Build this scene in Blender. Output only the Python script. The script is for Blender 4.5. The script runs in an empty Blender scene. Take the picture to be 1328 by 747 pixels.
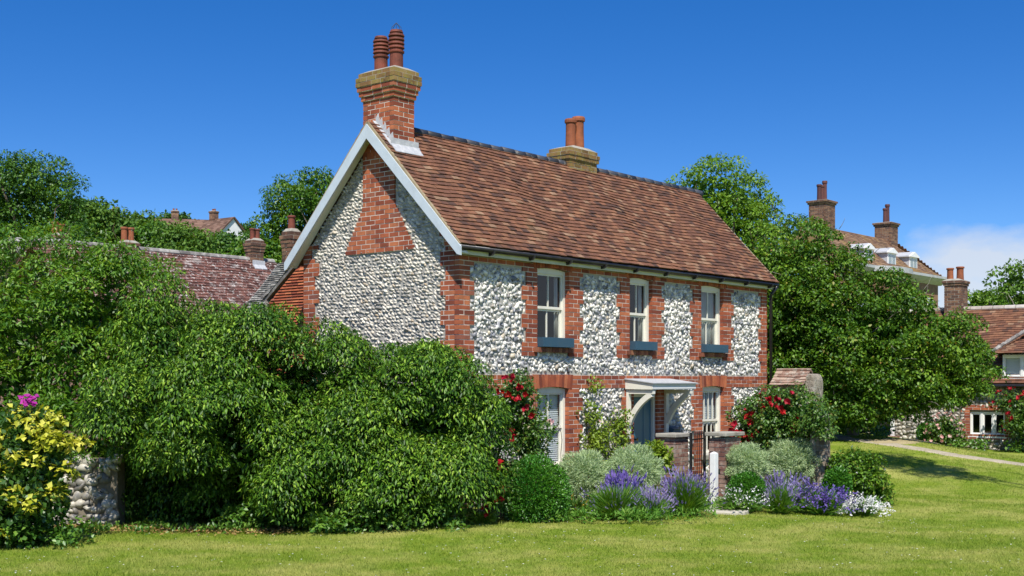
import bpy, math, numpy as np
from mathutils import Vector
R = math.radians
rng = np.random.default_rng(11)
S = bpy.context.scene
COL = S.collection
F, YH = 1615.0, 494.8          # focal length and horizon of the photograph, in its pixels
EYE = 2.0

# ------------------------------------------------------------------ helpers
def at(px, py, D):
    return np.array([(px-664)/F*D, D, EYE+(YH-py)/F*D])
def gx(px, D): return (px-664)/F*D

def smooth(x, a, b):
    t = np.clip((np.asarray(x, float)-a)/(b-a), 0, 1)
    return t*t*(3-2*t)
def height(x, y):
    x = np.asarray(x, float); y = np.asarray(y, float)
    h = .62*smooth(y, 21.5, 31)*smooth(x, 3.5, 6)*(1-smooth(x, 8.5, 14))
    h = h + 15.0*smooth(y, 34, 125)*(1-smooth(x, -12, 45))
    h = h + 3.0*smooth(y, 60, 160)*smooth(x, 0, 60)
    h = h + .035*np.sin(x*.55+1.3)*np.sin(y*.43) + .02*np.sin(x*1.3+y*.9)
    h = h - .10*smooth(y, 14.5, 16.5)*0
    return h
def hz(x, y): return float(height(x, y))

def tag(o, label=None, cat=None, group=None, kind=None):
    if label: o['label'] = label
    if cat: o['category'] = cat
    if group: o['group'] = group
    if kind: o['kind'] = kind
    return o
def empty(name, loc, rz=0, label=None, cat=None, group=None):
    o = bpy.data.objects.new(name, None); COL.objects.link(o)
    o.location = loc; o.rotation_euler = (0, 0, rz); o.empty_display_size = .2
    return tag(o, label, cat, group)
def link(name, me, mat, parent=None):
    me.materials.append(mat)
    o = bpy.data.objects.new(name, me); COL.objects.link(o)
    if parent is not None: o.parent = parent
    return o
def copy_tree(o, parent=None):
    c = o.copy(); COL.objects.link(c)
    if parent is not None: c.parent = parent
    for ch in [x for x in COL.objects if x.parent == o]:
        copy_tree(ch, c)
    return c

def np_mesh(name, V, faces_n, loops, rnd, smooth_shade=False):
    """V (n,3); faces_n: verts per face (constant) ; loops flat index array; rnd (n,4)"""
    me = bpy.data.meshes.new(name)
    nf = len(loops)//faces_n
    me.vertices.add(len(V)); me.vertices.foreach_set('co', np.ascontiguousarray(V, np.float32).ravel())
    me.loops.add(len(loops)); me.loops.foreach_set('vertex_index', np.ascontiguousarray(loops, np.int32))
    me.polygons.add(nf)
    me.polygons.foreach_set('loop_start', np.arange(0, nf*faces_n, faces_n, dtype=np.int32))
    if smooth_shade: me.polygons.foreach_set('use_smooth', np.ones(nf, bool))
    me.update(calc_edges=True)
    a = me.attributes.new('rnd', 'FLOAT_COLOR', 'POINT')
    a.data.foreach_set('color', np.ascontiguousarray(rnd, np.float32).ravel())
    return me

class MB:
    def __init__(self): self.v = []; self.f = []; self.r = []
    def add(self, vs, fs, rnd=None):
        if rnd is None: rnd = rng.random(3)
        b = len(self.v); self.v += [tuple(p) for p in vs]
        self.f += [tuple(i+b for i in q) for q in fs]
        self.r += [(rnd[0], rnd[1], rnd[2], 1.0)]*len(vs)
        return self
    def box(self, x0, x1, y0, y1, z0, z1, rnd=None, B=None):
        vs = [(x, y, z) for z in (z0, z1) for y in (y0, y1) for x in (x0, x1)]
        if B is not None:
            O, U, V, W = B
            vs = [O+U*a+V*b+W*c for a, b, c in vs]
        return self.add(vs, [(0,2,3,1),(4,5,7,6),(0,1,5,4),(2,6,7,3),(0,4,6,2),(1,3,7,5)], rnd)
    def prism(self, poly, d0, d1, axis='y', rnd=None):
        """poly in two axes, extruded along axis"""
        n = len(poly)
        def p(a, b, d): return {'y': (a, d, b), 'x': (d, a, b), 'z': (a, b, d)}[axis]
        vs = [p(a, b, d0) for a, b in poly]+[p(a, b, d1) for a, b in poly]
        fs = [tuple(range(n)), tuple(range(2*n-1, n-1, -1))]+[(i, i+n, (i+1) % n+n, (i+1) % n) for i in range(n)]
        return self.add(vs, fs, rnd)
    def beam(self, p, q, w, d, up=(0, 0, 1), rnd=None):
        p = np.array(p, float); q = np.array(q, float); a = q-p; L = np.linalg.norm(a); a /= L
        up = np.array(up, float); s = np.cross(a, up); s /= np.linalg.norm(s); n = np.cross(s, a)
        return self.box(0, L, -w/2, w/2, -d/2, d/2, rnd, (p, a, s, n))
    def tube(self, pts, rad, sides=8, rnd=None, cap=True):
        pts = [np.array(p, float) for p in pts]; n = len(pts); vs = []; fs = []
        prev = None
        for i, p in enumerate(pts):
            t = pts[min(i+1, n-1)]-pts[max(i-1, 0)]; t = t/(np.linalg.norm(t)+1e-9)
            if prev is None:
                a = np.cross(t, (0, 0, 1.)) if abs(t[2]) < .9 else np.cross(t, (1., 0, 0))
            else: a = prev-t*np.dot(prev, t)
            a /= np.linalg.norm(a); prev = a; b = np.cross(t, a)
            for k in range(sides):
                th = 2*math.pi*k/sides
                vs.append(p+(a*math.cos(th)+b*math.sin(th))*rad[i])
        for i in range(n-1):
            for k in range(sides):
                k2 = (k+1) % sides
                fs.append((i*sides+k, i*sides+k2, (i+1)*sides+k2, (i+1)*sides+k))
        if cap: fs += [tuple(range(sides-1, -1, -1)), tuple(range((n-1)*sides, n*sides))]
        return self.add(vs, fs, rnd)
    def lathe(self, prof, c=(0, 0, 0), sides=20, rnd=None):
        return self.tube([(c[0], c[1], c[2]+z) for r, z in prof], [r for r, z in prof], sides, rnd)
    def build(self, name, mat, parent=None, smooth_shade=False, bevel=0):
        me = bpy.data.meshes.new(name); me.from_pydata(self.v, [], self.f); me.update()
        a = me.attributes.new('rnd', 'FLOAT_COLOR', 'POINT')
        a.data.foreach_set('color', np.array(self.r, np.float32).ravel())
        if smooth_shade: me.polygons.foreach_set('use_smooth', [True]*len(me.polygons))
        o = link(name, me, mat, parent)
        if bevel:
            m = o.modifiers.new('bevel', 'BEVEL'); m.width = bevel; m.segments = 2; m.limit_method = 'ANGLE'
        return o

# ------------------------------------------------------------------ materials
def new_mat(name):
    m = bpy.data.materials.new(name); m.use_nodes = True
    nt = m.node_tree; nt.nodes.clear(); return m, nt
def N(nt, t, **k):
    n = nt.nodes.new(t)
    for a, b in k.items():
        if a in n.inputs: n.inputs[a].default_value = b
        else: setattr(n, a, b)
    return n
def ramp(nt, fac, stops, interp='LINEAR'):
    r = nt.nodes.new('ShaderNodeValToRGB'); e = r.color_ramp.elements; r.color_ramp.interpolation = interp
    while len(e) < len(stops): e.new(.5)
    for i, (p, c) in enumerate(stops):
        e[i].position = p; e[i].color = (*c, 1)
    if fac is not None: nt.links.new(fac, r.inputs[0])
    return r.outputs[0]
def mix(nt, fac, a, b, mode='MIX'):
    m = nt.nodes.new('ShaderNodeMix'); m.data_type = 'RGBA'; m.blend_type = mode
    for s, v in ((m.inputs[0], fac), (m.inputs[6], a), (m.inputs[7], b)):
        if hasattr(v, 'links') or isinstance(v, bpy.types.NodeSocket): nt.links.new(v, s)
        else: s.default_value = v if not isinstance(v, tuple) or len(v) == 4 else (*v, 1)
    return m.outputs[2]
def noise(nt, scale, detail=4, coord=None, rough=.6, dims=None):
    n = N(nt, 'ShaderNodeTexNoise'); n.inputs['Scale'].default_value = scale
    n.inputs['Detail'].default_value = detail; n.inputs['Roughness'].default_value = rough
    if coord is not None: nt.links.new(coord, n.inputs['Vector'])
    return n
def objco(nt): return N(nt, 'ShaderNodeTexCoord').outputs['Object']
def geoco(nt): return N(nt, 'ShaderNodeNewGeometry').outputs['Position']
def rndch(nt, ch=0):
    a = N(nt, 'ShaderNodeAttribute'); a.attribute_name = 'rnd'
    s = N(nt, 'ShaderNodeSeparateColor'); nt.links.new(a.outputs['Color'], s.inputs[0]); return s.outputs[ch]
def maprange(nt, v, a, b, c=0., d=1.):
    m = N(nt, 'ShaderNodeMapRange'); nt.links.new(v, m.inputs[0])
    for i, x in zip((1, 2, 3, 4), (a, b, c, d)): m.inputs[i].default_value = x
    return m.outputs[0]
def finish(nt, color, rough=.8, spec=.3, bump=None, bs=.4, bd=.02, metallic=0):
    p = N(nt, 'ShaderNodeBsdfPrincipled')
    if isinstance(color, tuple): p.inputs['Base Color'].default_value = (*color, 1)
    else: nt.links.new(color, p.inputs['Base Color'])
    p.inputs['Roughness'].default_value = rough; p.inputs['Specular IOR Level'].default_value = spec
    p.inputs['Metallic'].default_value = metallic
    if bump is not None:
        b = N(nt, 'ShaderNodeBump'); b.inputs['Strength'].default_value = bs; b.inputs['Distance'].default_value = bd
        nt.links.new(bump, b.inputs['Height']); nt.links.new(b.outputs[0], p.inputs['Normal'])
    o = N(nt, 'ShaderNodeOutputMaterial'); nt.links.new(p.outputs[0], o.inputs[0]); return p
def piece_mat(name, stops, nscale=9, namt=.35, rough=.85, bump=30, bs=.4, bd=.006, lichen=None, spec=.25):
    """colour per piece (brick, tile, stone) from its own random value, plus wear"""
    m, nt = new_mat(name); co = geoco(nt)
    c = ramp(nt, rndch(nt), stops)
    n = noise(nt, nscale, 6, co)
    c = mix(nt, maprange(nt, n.outputs[0], .35, .7, 0, namt), c, (0.02, .018, .015), 'MIX')
    if lichen:
        for col, sc, lo, hi, am in lichen:
            n2 = noise(nt, sc, 7, co, .7)
            c = mix(nt, maprange(nt, n2.outputs[0], lo, hi, 0, am), c, col)
    nb = noise(nt, bump, 5, co)
    finish(nt, c, rough, spec, nb.outputs[0], bs, bd); return m
def plain_mat(name, col, rough=.5, spec=.4, wear=.12, wscale=6, bs=.1, metallic=0, dirt=(.12, .1, .07)):
    m, nt = new_mat(name); co = geoco(nt)
    n = noise(nt, wscale, 6, co, .65); n2 = noise(nt, wscale*9, 3, co)
    c = mix(nt, maprange(nt, n.outputs[0], .45, .8, 0, wear*2.2), col, dirt)
    c = mix(nt, maprange(nt, n2.outputs[0], .3, .7, 0, wear*.6), c, tuple(x*.6 for x in col))
    finish(nt, c, rough, spec, n2.outputs[0], bs, .003, metallic); return m
def leaf_mat(name, stops, rough=.42, spec=.5, trans=.3, tcol=None, var=.5, vscale=1.3):
    m, nt = new_mat(name); co = geoco(nt)
    c = ramp(nt, rndch(nt), stops)
    n = noise(nt, vscale, 3, co)
    hs = N(nt, 'ShaderNodeHueSaturation'); nt.links.new(c, hs.inputs['Color'])
    nt.links.new(maprange(nt, n.outputs[0], .3, .7, 1-var*.45, 1+var*.45), hs.inputs['Value'])
    nt.links.new(maprange(nt, n.outputs[0], .3, .7, .512, .49), hs.inputs['Hue'])
    p = N(nt, 'ShaderNodeBsdfPrincipled'); nt.links.new(hs.outputs[0], p.inputs['Base Color'])
    p.inputs['Roughness'].default_value = rough; p.inputs['Specular IOR Level'].default_value = spec
    t = N(nt, 'ShaderNodeBsdfTranslucent')
    tc = mix(nt, 1.0, hs.outputs[0], tcol or (1.5, 1.25, .45), 'MULTIPLY'); nt.links.new(tc, t.inputs[0])
    x = N(nt, 'ShaderNodeMixShader'); x.inputs[0].default_value = trans
    nt.links.new(p.outputs[0], x.inputs[1]); nt.links.new(t.outputs[0], x.inputs[2])
    o = N(nt, 'ShaderNodeOutputMaterial'); nt.links.new(x.outputs[0], o.inputs[0]); return m

M = {}
RED = [(0, (.20, .050, .028)), (.3, (.33, .085, .040)), (.65, (.42, .115, .050)), (.88, (.50, .165, .070)), (1, (.24, .085, .06))]
M['brick'] = piece_mat('brick', RED, 7, .35)
M['old_brick'] = piece_mat('old brick', [(0, (.13, .05, .032)), (.5, (.27, .088, .048)), (1, (.36, .16, .08))], 6, .55,
                           lichen=[((.30, .24, .10), 14, .6, .75, .55)])
M['mossy_brick'] = piece_mat('mossy brick', [(0, (.17, .09, .035)), (.5, (.26, .14, .055)), (1, (.33, .22, .09))], 6, .5,
                             lichen=[((.24, .19, .045), 9, .45, .62, .85), ((.5, .47, .36), 22, .62, .72, .6)])
M['brown_brick'] = piece_mat('brown brick', [(0, (.10, .055, .04)), (.5, (.19, .095, .06)), (1, (.28, .16, .09))], 4, .4,
                             lichen=[((.3, .25, .14), 10, .55, .7, .5)])
M['wall_brick'] = piece_mat('weathered wall brick', [(0, (.16, .07, .055)), (.5, (.27, .13, .095)), (1, (.38, .26, .2))], 8, .45,
                            lichen=[((.42, .40, .33), 12, .5, .68, .7)])
M['mortar'] = plain_mat('lime mortar', (.66, .61, .52), .95, .1, .2, 12, .4)
M['flint_mortar'] = plain_mat('flint bed mortar', (.42, .40, .35), .95, .1, .25, 10, .6)
def flint_mat(name, stops, dark=.55, sc=16):
    m, nt = new_mat(name); co = geoco(nt)
    c = ramp(nt, rndch(nt), stops)
    n = noise(nt, sc, 3, co, .6)
    c = mix(nt, maprange(nt, n.outputs[0], .56, .62, 0, dark), c, (.09, .095, .11))
    n3 = noise(nt, sc*.8+3, 4, co); c = mix(nt, maprange(nt, n3.outputs[0], .6, .75, 0, .45), c, (.48, .38, .22))
    nb = noise(nt, 45, 4, co)
    finish(nt, c, .45, .45, nb.outputs[0], .35, .006); return m
M['flint'] = flint_mat('white knapped flint', [(0, (.16, .165, .18)), (.12, (.32, .32, .33)), (.32, (.56, .54, .48)), (.6, (.72, .69, .61)), (.86, (.81, .78, .69)), (.94, (.50, .42, .29)), (.97, (.18, .18, .20)), (1, (.10, .105, .12))], .8, 22)
M['grey_flint'] = flint_mat('coursed field flint', [(0, (.18, .17, .15)), (.25, (.42, .385, .32)), (.6, (.60, .55, .45)), (.9, (.70, .65, .54)), (1, (.40, .31, .20))], .5, 22)
M['old_mortar'] = plain_mat('old earthy mortar', (.20, .17, .125), .95, .1, .4, 8, .6)
M['rubble'] = flint_mat('rubble flint', [(0, (.15, .14, .12)), (.5, (.38, .35, .28)), (1, (.55, .51, .42))], .5, 9)
M['tile'] = piece_mat('clay roof tile', [(0, (.085, .046, .034)), (.18, (.150, .068, .042)), (.55, (.205, .088, .048)), (.88, (.255, .118, .062)), (1, (.31, .19, .115))], 6, .5,
                      lichen=[((.42, .36, .25), 17, .64, .75, .6), ((.33, .20, .085), 1.1, .58, .8, .4)])
M['lichen_tile'] = piece_mat('lichened tile', [(0, (.07, .034, .028)), (.5, (.14, .058, .045)), (1, (.20, .09, .065))], 2, .35,
                             lichen=[((.50, .48, .43), 3.2, .54, .66, .5), ((.55, .53, .48), 13, .56, .62, .9), ((.45, .28, .04), 3.5, .68, .74, .7)])
M['grey_tile'] = piece_mat('grey lichened tile', [(0, (.12, .11, .10)), (.5, (.25, .23, .21)), (1, (.40, .38, .34))], 4, .3,
                           lichen=[((.5, .48, .43), 6, .5, .62, .6)])
M['ochre_tile'] = piece_mat('ochre lichened tile', [(0, (.13, .075, .05)), (.5, (.20, .115, .068)), (1, (.27, .17, .10))], 1.2, .3,
                            lichen=[((.36, .24, .05), .5, .5, .7, .6)])
M['hill_tile'] = piece_mat('brown hill roof tile', [(0, (.11, .062, .042)), (.5, (.175, .10, .068)), (1, (.23, .14, .10))], 1, .3)
M['ridge'] = piece_mat('blue black ridge tile', [(0, (.025, .028, .035)), (1, (.07, .075, .09))], 8, .2, .5, lichen=[((.35, .33, .28), 6, .6, .7, .7)])
M['pot'] = piece_mat('terracotta pot', [(0, (.19, .052, .032)), (1, (.25, .072, .042))], 5, .6, .7)
M['orange_pot'] = piece_mat('orange pot', [(0, (.28, .085, .036)), (1, (.36, .12, .05))], 5, .5, .7)
M['dark_pot'] = piece_mat('purple brown pot', [(0, (.085, .035, .035)), (1, (.13, .05, .045))], 5, .3, .6)
M['lead'] = plain_mat('lead flashing', (.40, .41, .42), .6, .4, .25, 12, .3, 0, (.8, .78, .74))
M['barge'] = plain_mat('pale blue grey paint', (.52, .58, .62), .45, .4, .10, 4)
M['cream'] = plain_mat('cream gloss paint', (.74, .71, .60), .35, .5, .07, 5)
M['white'] = plain_mat('white paint', (.80, .79, .75), .4, .45, .08, 5)
M['fascia'] = plain_mat('pale green grey fascia', (.60, .60, .46), .5, .4, .12, 4)
M['gutter'] = plain_mat('black gutter', (.012, .012, .013), .35, .5, .1, 6)
M['iron'] = plain_mat('black iron', (.012, .012, .012), .5, .4, .15, 9)
M['navy'] = plain_mat('slate blue paint', (.028, .075, .115), .45, .45, .10, 6, dirt=(.1, .12, .13))
M['door'] = plain_mat('dark teal door paint', (.03, .135, .20), .3, .5, .06, 5)
M['inside'] = plain_mat('darkened room lining', (.02, .02, .022), .9, .1, .1, 6, .1, 0, (.015, .014, .013))  # near-black: the gloom of the rooms is put into the colour
M['stone'] = plain_mat('weathered coping stone', (.36, .34, .28), .9, .2, .4, 7, .6)
M['slab'] = plain_mat('pale paving stone', (.50, .46, .38), .9, .2, .2, 5, .4)
M['bark'] = plain_mat('bark', (.10, .08, .06), .9, .2, .3, 5, .8)
M['pale_bark'] = plain_mat('pale grey bark', (.27, .24, .20), .9, .2, .3, 6, .7)
M['stem'] = plain_mat('brown stem', (.11, .075, .04), .9, .2, .3, 12, .4)
M['cornice'] = plain_mat('weathered cornice paint', (.46, .47, .46), .6, .3, .25, 2)
M['render'] = plain_mat('white render', (.78, .77, .74), .8, .2, .08, 2)
M['soil'] = plain_mat('garden soil', (.07, .05, .032), .95, .1, .4, 8, .8)
M['brass'] = plain_mat('brass', (.5, .35, .12), .3, .5, .1, 8, .1, 1)
def glass_mat():
    m, nt = new_mat('window glass')
    t = N(nt, 'ShaderNodeBsdfTransparent'); t.inputs[0].default_value = (.80, .84, .84, 1)
    g = N(nt, 'ShaderNodeBsdfGlossy'); g.inputs['Roughness'].default_value = .015; g.inputs[0].default_value = (.95, .95, .97, 1)
    lw = N(nt, 'ShaderNodeLayerWeight'); lw.inputs[0].default_value = .5
    pw = N(nt, 'ShaderNodeMath'); pw.operation = 'POWER'; nt.links.new(lw.outputs['Facing'], pw.inputs[0]); pw.inputs[1].default_value = 5
    fr = N(nt, 'ShaderNodeMath'); fr.operation = 'MULTIPLY_ADD'; nt.links.new(pw.outputs[0], fr.inputs[0]); fr.inputs[1].default_value = .85; fr.inputs[2].default_value = .055
    nn = noise(nt, 1.7, 2, geoco(nt)); b = N(nt, 'ShaderNodeBump'); b.inputs['Strength'].default_value = .05; b.inputs['Distance'].default_value = .05
    nt.links.new(nn.outputs[0], b.inputs['Height']); nt.links.new(b.outputs[0], g.inputs['Normal'])
    x = N(nt, 'ShaderNodeMixShader'); nt.links.new(fr.outputs[0], x.inputs[0]); nt.links.new(t.outputs[0], x.inputs[1]); nt.links.new(g.outputs[0], x.inputs[2])
    o = N(nt, 'ShaderNodeOutputMaterial'); nt.links.new(x.outputs[0], o.inputs[0]); return m
M['glass'] = glass_mat()
def cloth_mat(name, col):
    m, nt = new_mat(name); p = N(nt, 'ShaderNodeBsdfPrincipled'); p.inputs['Base Color'].default_value = (*col, 1); p.inputs['Roughness'].default_value = .9
    t = N(nt, 'ShaderNodeBsdfTranslucent'); t.inputs[0].default_value = (*col, 1)
    x = N(nt, 'ShaderNodeMixShader'); x.inputs[0].default_value = .3; nt.links.new(p.outputs[0], x.inputs[1]); nt.links.new(t.outputs[0], x.inputs[2])
    o = N(nt, 'ShaderNodeOutputMaterial'); nt.links.new(x.outputs[0], o.inputs[0]); return m
M['curtain'] = cloth_mat('pale curtain', (.62, .62, .56)); M['blind'] = cloth_mat('white blind', (.85, .86, .86))

G = leaf_mat
L_ = {}
L_['hedge'] = G('laurel leaf', [(0, (.018, .056, .004)), (.4, (.048, .122, .008)), (.8, (.118, .245, .014)), (1, (.27, .40, .045))], .45, .28, .18)
L_['wild'] = G('wild shrub leaf', [(0, (0.045, 0.127, 0.009)), (.5, (0.099, 0.226, 0.014)), (.9, (0.164, 0.304, 0.021)), (1, (0.270, 0.364, 0.046))], .45, .5, .34)
L_['butter'] = G('long grey green leaf', [(0, (0.079, 0.165, 0.025)), (.6, (0.146, 0.259, 0.043)), (1, (0.282, 0.342, 0.092))], .5, .4, .34)
L_['box'] = G('box leaf', [(0, (0.028, 0.115, 0.009)), (.6, (0.062, 0.204, 0.014)), (1, (0.107, 0.287, 0.023))], .4, .5, .22)
L_['tree'] = G('broad tree leaf', [(0, (.034, .098, .008)), (.5, (.074, .18, .012)), (.9, (.135, .265, .02)), (1, (.22, .33, .04))], .42, .5, .34, vscale=.6)
L_['fig'] = G('fig leaf', [(0, (.030, .088, .006)), (.5, (.072, .165, .009)), (.85, (.130, .255, .016)), (.96, (.20, .33, .035)), (1, (.26, .16, .045))], .48, .32, .28, vscale=.7)
L_['ash'] = G('light ash leaf', [(0, (0.073, 0.171, 0.011)), (.5, (0.129, 0.264, 0.019)), (1, (0.225, 0.364, 0.038))], .45, .45, .38, vscale=.6)
L_['dark'] = G('dark tree leaf', [(0, (.026, .080, .008)), (.6, (.060, .155, .013)), (1, (.12, .24, .025))], .5, .4, .28, vscale=.4)
L_['far'] = G('hill tree leaf', [(0, (0.051, 0.122, 0.014)), (.6, (0.096, 0.199, 0.021)), (1, (0.158, 0.264, 0.035))], .6, .3, .32, vscale=.3)
L_['santolina'] = G('grey green needle', [(0, (.30, .41, .21)), (.6, (.46, .58, .31)), (1, (.60, .68, .42))], .7, .2, .4, (1.1, 1.1, .8), .25, 5)
L_['lav'] = G('lavender stem', [(0, (.05, .16, .014)), (.6, (.115, .265, .026)), (1, (.22, .36, .06))], .6, .3, .36, vscale=4)
L_['rose'] = G('rose leaf', [(0, (.040, .11, .015)), (.6, (.085, .18, .022)), (.93, (.15, .25, .035)), (1, (.2, .12, .05))], .42, .5, .32, vscale=2)
L_['lime'] = G('lime green leaf', [(0, (.11, .20, .015)), (.6, (.20, .31, .024)), (1, (.30, .40, .05))], .45, .4, .36, vscale=3)
L_['yellow'] = G('yellow leaf', [(0, (.22, .26, .014)), (.4, (.48, .49, .03)), (1, (.74, .70, .13))], .5, .35, .3, (1.1, 1.05, .6), .2, 3)
L_['mid'] = G('ground ivy leaf', [(0, (.04, .12, .013)), (.6, (.09, .21, .022)), (1, (.17, .30, .04))], .42, .5, .32, vscale=3)
L_['dry'] = G('dry fallen leaf', [(0, (.16, .09, .03)), (.6, (.33, .21, .07)), (1, (.5, .38, .16))], .8, .2, .1, (1, 1, 1), .2)
L_['grass'] = None
P_ = {}
def turf(nt, c):
    co = geoco(nt); n1 = noise(nt, .75, 6, co, .68); n2 = noise(nt, 3.4, 4, co, .6)
    c = mix(nt, maprange(nt, n2.outputs[0], .35, .65, 0, .45), c, (.115, .215, .015))
    c = mix(nt, maprange(nt, n1.outputs[0], .44, .66, 0, .7), c, (.50, .46, .14))
    sz_ = N(nt, 'ShaderNodeSeparateXYZ'); nt.links.new(co, sz_.inputs[0])     # rough grass on the hill
    return mix(nt, maprange(nt, sz_.outputs[2], .9, 2.2, 0, .9), c, (.075, .12, .022))
def grass_mat():
    m, nt = new_mat('mown grass blade'); c = turf(nt, ramp(nt, rndch(nt), [(0, (.13, .21, .014)), (.5, (.245, .33, .026)), (.82, (.36, .41, .05)), (1, (.52, .48, .16))]))
    p = N(nt, 'ShaderNodeBsdfPrincipled'); nt.links.new(c, p.inputs['Base Color']); p.inputs['Roughness'].default_value = .6; p.inputs['Specular IOR Level'].default_value = .25
    t = N(nt, 'ShaderNodeBsdfTranslucent'); nt.links.new(c, t.inputs[0]); x = N(nt, 'ShaderNodeMixShader'); x.inputs[0].default_value = .38
    nt.links.new(p.outputs[0], x.inputs[1]); nt.links.new(t.outputs[0], x.inputs[2]); o = N(nt, 'ShaderNodeOutputMaterial'); nt.links.new(x.outputs[0], o.inputs[0]); return m
L_['grass'] = grass_mat()
def petal(name, a, b, tr=.3): return leaf_mat(name, [(0, a), (1, b)], .6, .3, tr, (1, 1, 1), .1, 3)
P_['red'] = petal('red rose petal', (.26, .003, .010), (.54, .014, .032)); P_['pink'] = petal('pink petal', (.72, .38, .42), (.86, .62, .62))
P_['violet'] = petal('violet petal', (.17, .13, .33), (.31, .26, .50)); P_['deepviolet'] = petal('deep violet petal', (.12, .08, .32), (.23, .16, .50))
P_['mauve'] = petal('grey mauve petal', (.24, .20, .38), (.40, .34, .55)); P_['white'] = petal('white petal', (.78, .76, .70), (.88, .87, .84))
P_['magenta'] = petal('magenta petal', (.32, .012, .22), (.52, .04, .36)); P_['peach'] = petal('peach pink petal', (.72, .36, .33), (.88, .68, .6))
P_['gold'] = petal('gold petal', (.5, .28, .02), (.65, .42, .06))

# ------------------------------------------------------------------ foliage
def unit(v): return v/(np.linalg.norm(v, axis=-1, keepdims=True)+1e-9)
def rdir(n):
    return unit(rng.normal(size=(n, 3)))
class Leaves:
    """many small folded leaves gathered into one mesh"""
    def __init__(self): self.P = []; self.N = []; self.D = []; self.L = []; self.W = []; self.C = []
    def add(self, P, Nn, D, L, W, c=None):
        n = len(P); self.P.append(P); self.N.append(unit(Nn)); self.D.append(unit(D))
        self.L.append(np.broadcast_to(L, n)); self.W.append(np.broadcast_to(W, n))
        self.C.append(rng.random(n) if c is None else np.broadcast_to(c, n))
    def count(self): return sum(len(p) for p in self.P)
    def build(self, name, mat, parent=None, origin=None, droop=.14):
        P = np.concatenate(self.P); Nn = np.concatenate(self.N); D = np.concatenate(self.D)
        L = np.concatenate(self.L)[:, None]; W = np.concatenate(self.W)[:, None]; C = np.concatenate(self.C)
        if origin is not None: P = P-np.asarray(origin)
        Nn = unit(Nn-D*(Nn*D).sum(1, keepdims=True)); Sd = np.cross(D, Nn)
        n = len(P); V = np.empty((n, 5, 3), np.float32)
        V[:, 0] = P; V[:, 1] = P+D*L*.5-Nn*W*.10; V[:, 2] = P+D*L*.45+Sd*W*.5+Nn*W*.10
        V[:, 3] = P+D*L*.45-Sd*W*.5+Nn*W*.10; V[:, 4] = P+D*L-Nn*L*droop
        idx = (np.arange(n)*5)[:, None]+np.array([0, 1, 4, 2, 0, 3, 4, 1])
        rr = np.empty((n, 5, 4), np.float32); rr[..., 0] = C[:, None]; rr[..., 1] = rng.random(n)[:, None]; rr[..., 2] = .5; rr[..., 3] = 1
        return link(name, np_mesh(name, V.reshape(-1, 3), 4, idx.ravel(), rr.reshape(-1, 4)), mat, parent)

def clump(lv, c, r, n, L, W, up=.5, hang=.5, low=-.45, jit=.5, inner=.55):
    """leaves over one clump (centre c, radii r): mostly on its outside and top, tips hanging"""
    d = rdir(int(n*1.6)); d = d[d[:, 2] > low-.3*rng.random(len(d))][:n]
    k = len(d); q = inner+(1-inner)*rng.random((k, 1))**.5
    P = c+d*np.asarray(r)*q
    Nn = d*.7+np.array([0, 0, up])+rng.normal(size=(k, 3))*jit*.6
    D = d*.6+rng.normal(size=(k, 3))*(.15+.8*jit)+np.array([0, 0, -hang])
    s = .65+.6*rng.random(k)
    lv.add(P, Nn, D, L*s, W*s)

def envelope(ells, n, back=.4, bias=0, low=-.8, shell=(.78, 1.0), cam=(0, 0, 2), gap=None):
    """clump centres over the outside of a union of ellipsoids [(centre, radii)]"""
    out = []; cam = np.array(cam, float)
    w = np.array([(r[0]*r[1]+r[0]*r[2]+r[1]*r[2]) for c, r in ells]); w = w/w.sum()
    tries = 0
    while len(out) < n and tries < n*60:
        tries += 1
        i = rng.choice(len(ells), p=w); c, r = ells[i]; c = np.array(c, float); r = np.array(r, float)
        d = rdir(1)[0]
        if d[2] < low: continue
        p = c+d*r*rng.uniform(*shell)
        if gap and (math.sin(p[0]*3.7+1.1+p[2]*1.3)*math.sin(p[2]*3.1+.4-p[0]*1.2)+.35*math.sin(p[0]*9+p[2]*7)) > gap and d[2] < .5: continue
        if any(((p-np.array(c2))**2/(np.array(r2)*.72)**2).sum() < 1 for j, (c2, r2) in enumerate(ells) if j != i): continue
        nn = d/r; nn /= np.linalg.norm(nn); tc = cam-p; tc /= np.linalg.norm(tc)
        if nn@tc < -.15 and rng.random() > back: continue
        out.append((p, nn))
    return out

def foliage_fill(lv, ells, n, L, W, sc=.72):
    """sparser leaves deep inside, so that gaps look into the plant and not through it"""
    w = np.array([r[0]*r[1]*r[2] for c, r in ells]); w = w/w.sum()
    for (c, r), k in zip(ells, rng.multinomial(n, w)):
        d = rdir(k); P = np.array(c)+d*np.array(r)*sc*rng.random((k, 1))**.4
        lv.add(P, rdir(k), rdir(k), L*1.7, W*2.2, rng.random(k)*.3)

def limb(mb, p, q, r0, r1, wob=.12, n=5, sides=6):
    p = np.array(p, float); q = np.array(q, float); L = np.linalg.norm(q-p)
    pts = []; off = rng.normal(size=3)*wob*L
    for i in range(n+1):
        t = i/n; pts.append(p+(q-p)*t+off*math.sin(math.pi*t)+rng.normal(size=3)*.02*L*(0 < i < n)+np.array([0, 0, .08*L*math.sin(math.pi*t)]))
    mb.tube(pts, [r0+(r1-r0)*i/n for i in range(n+1)], sides)
    return pts

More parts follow.
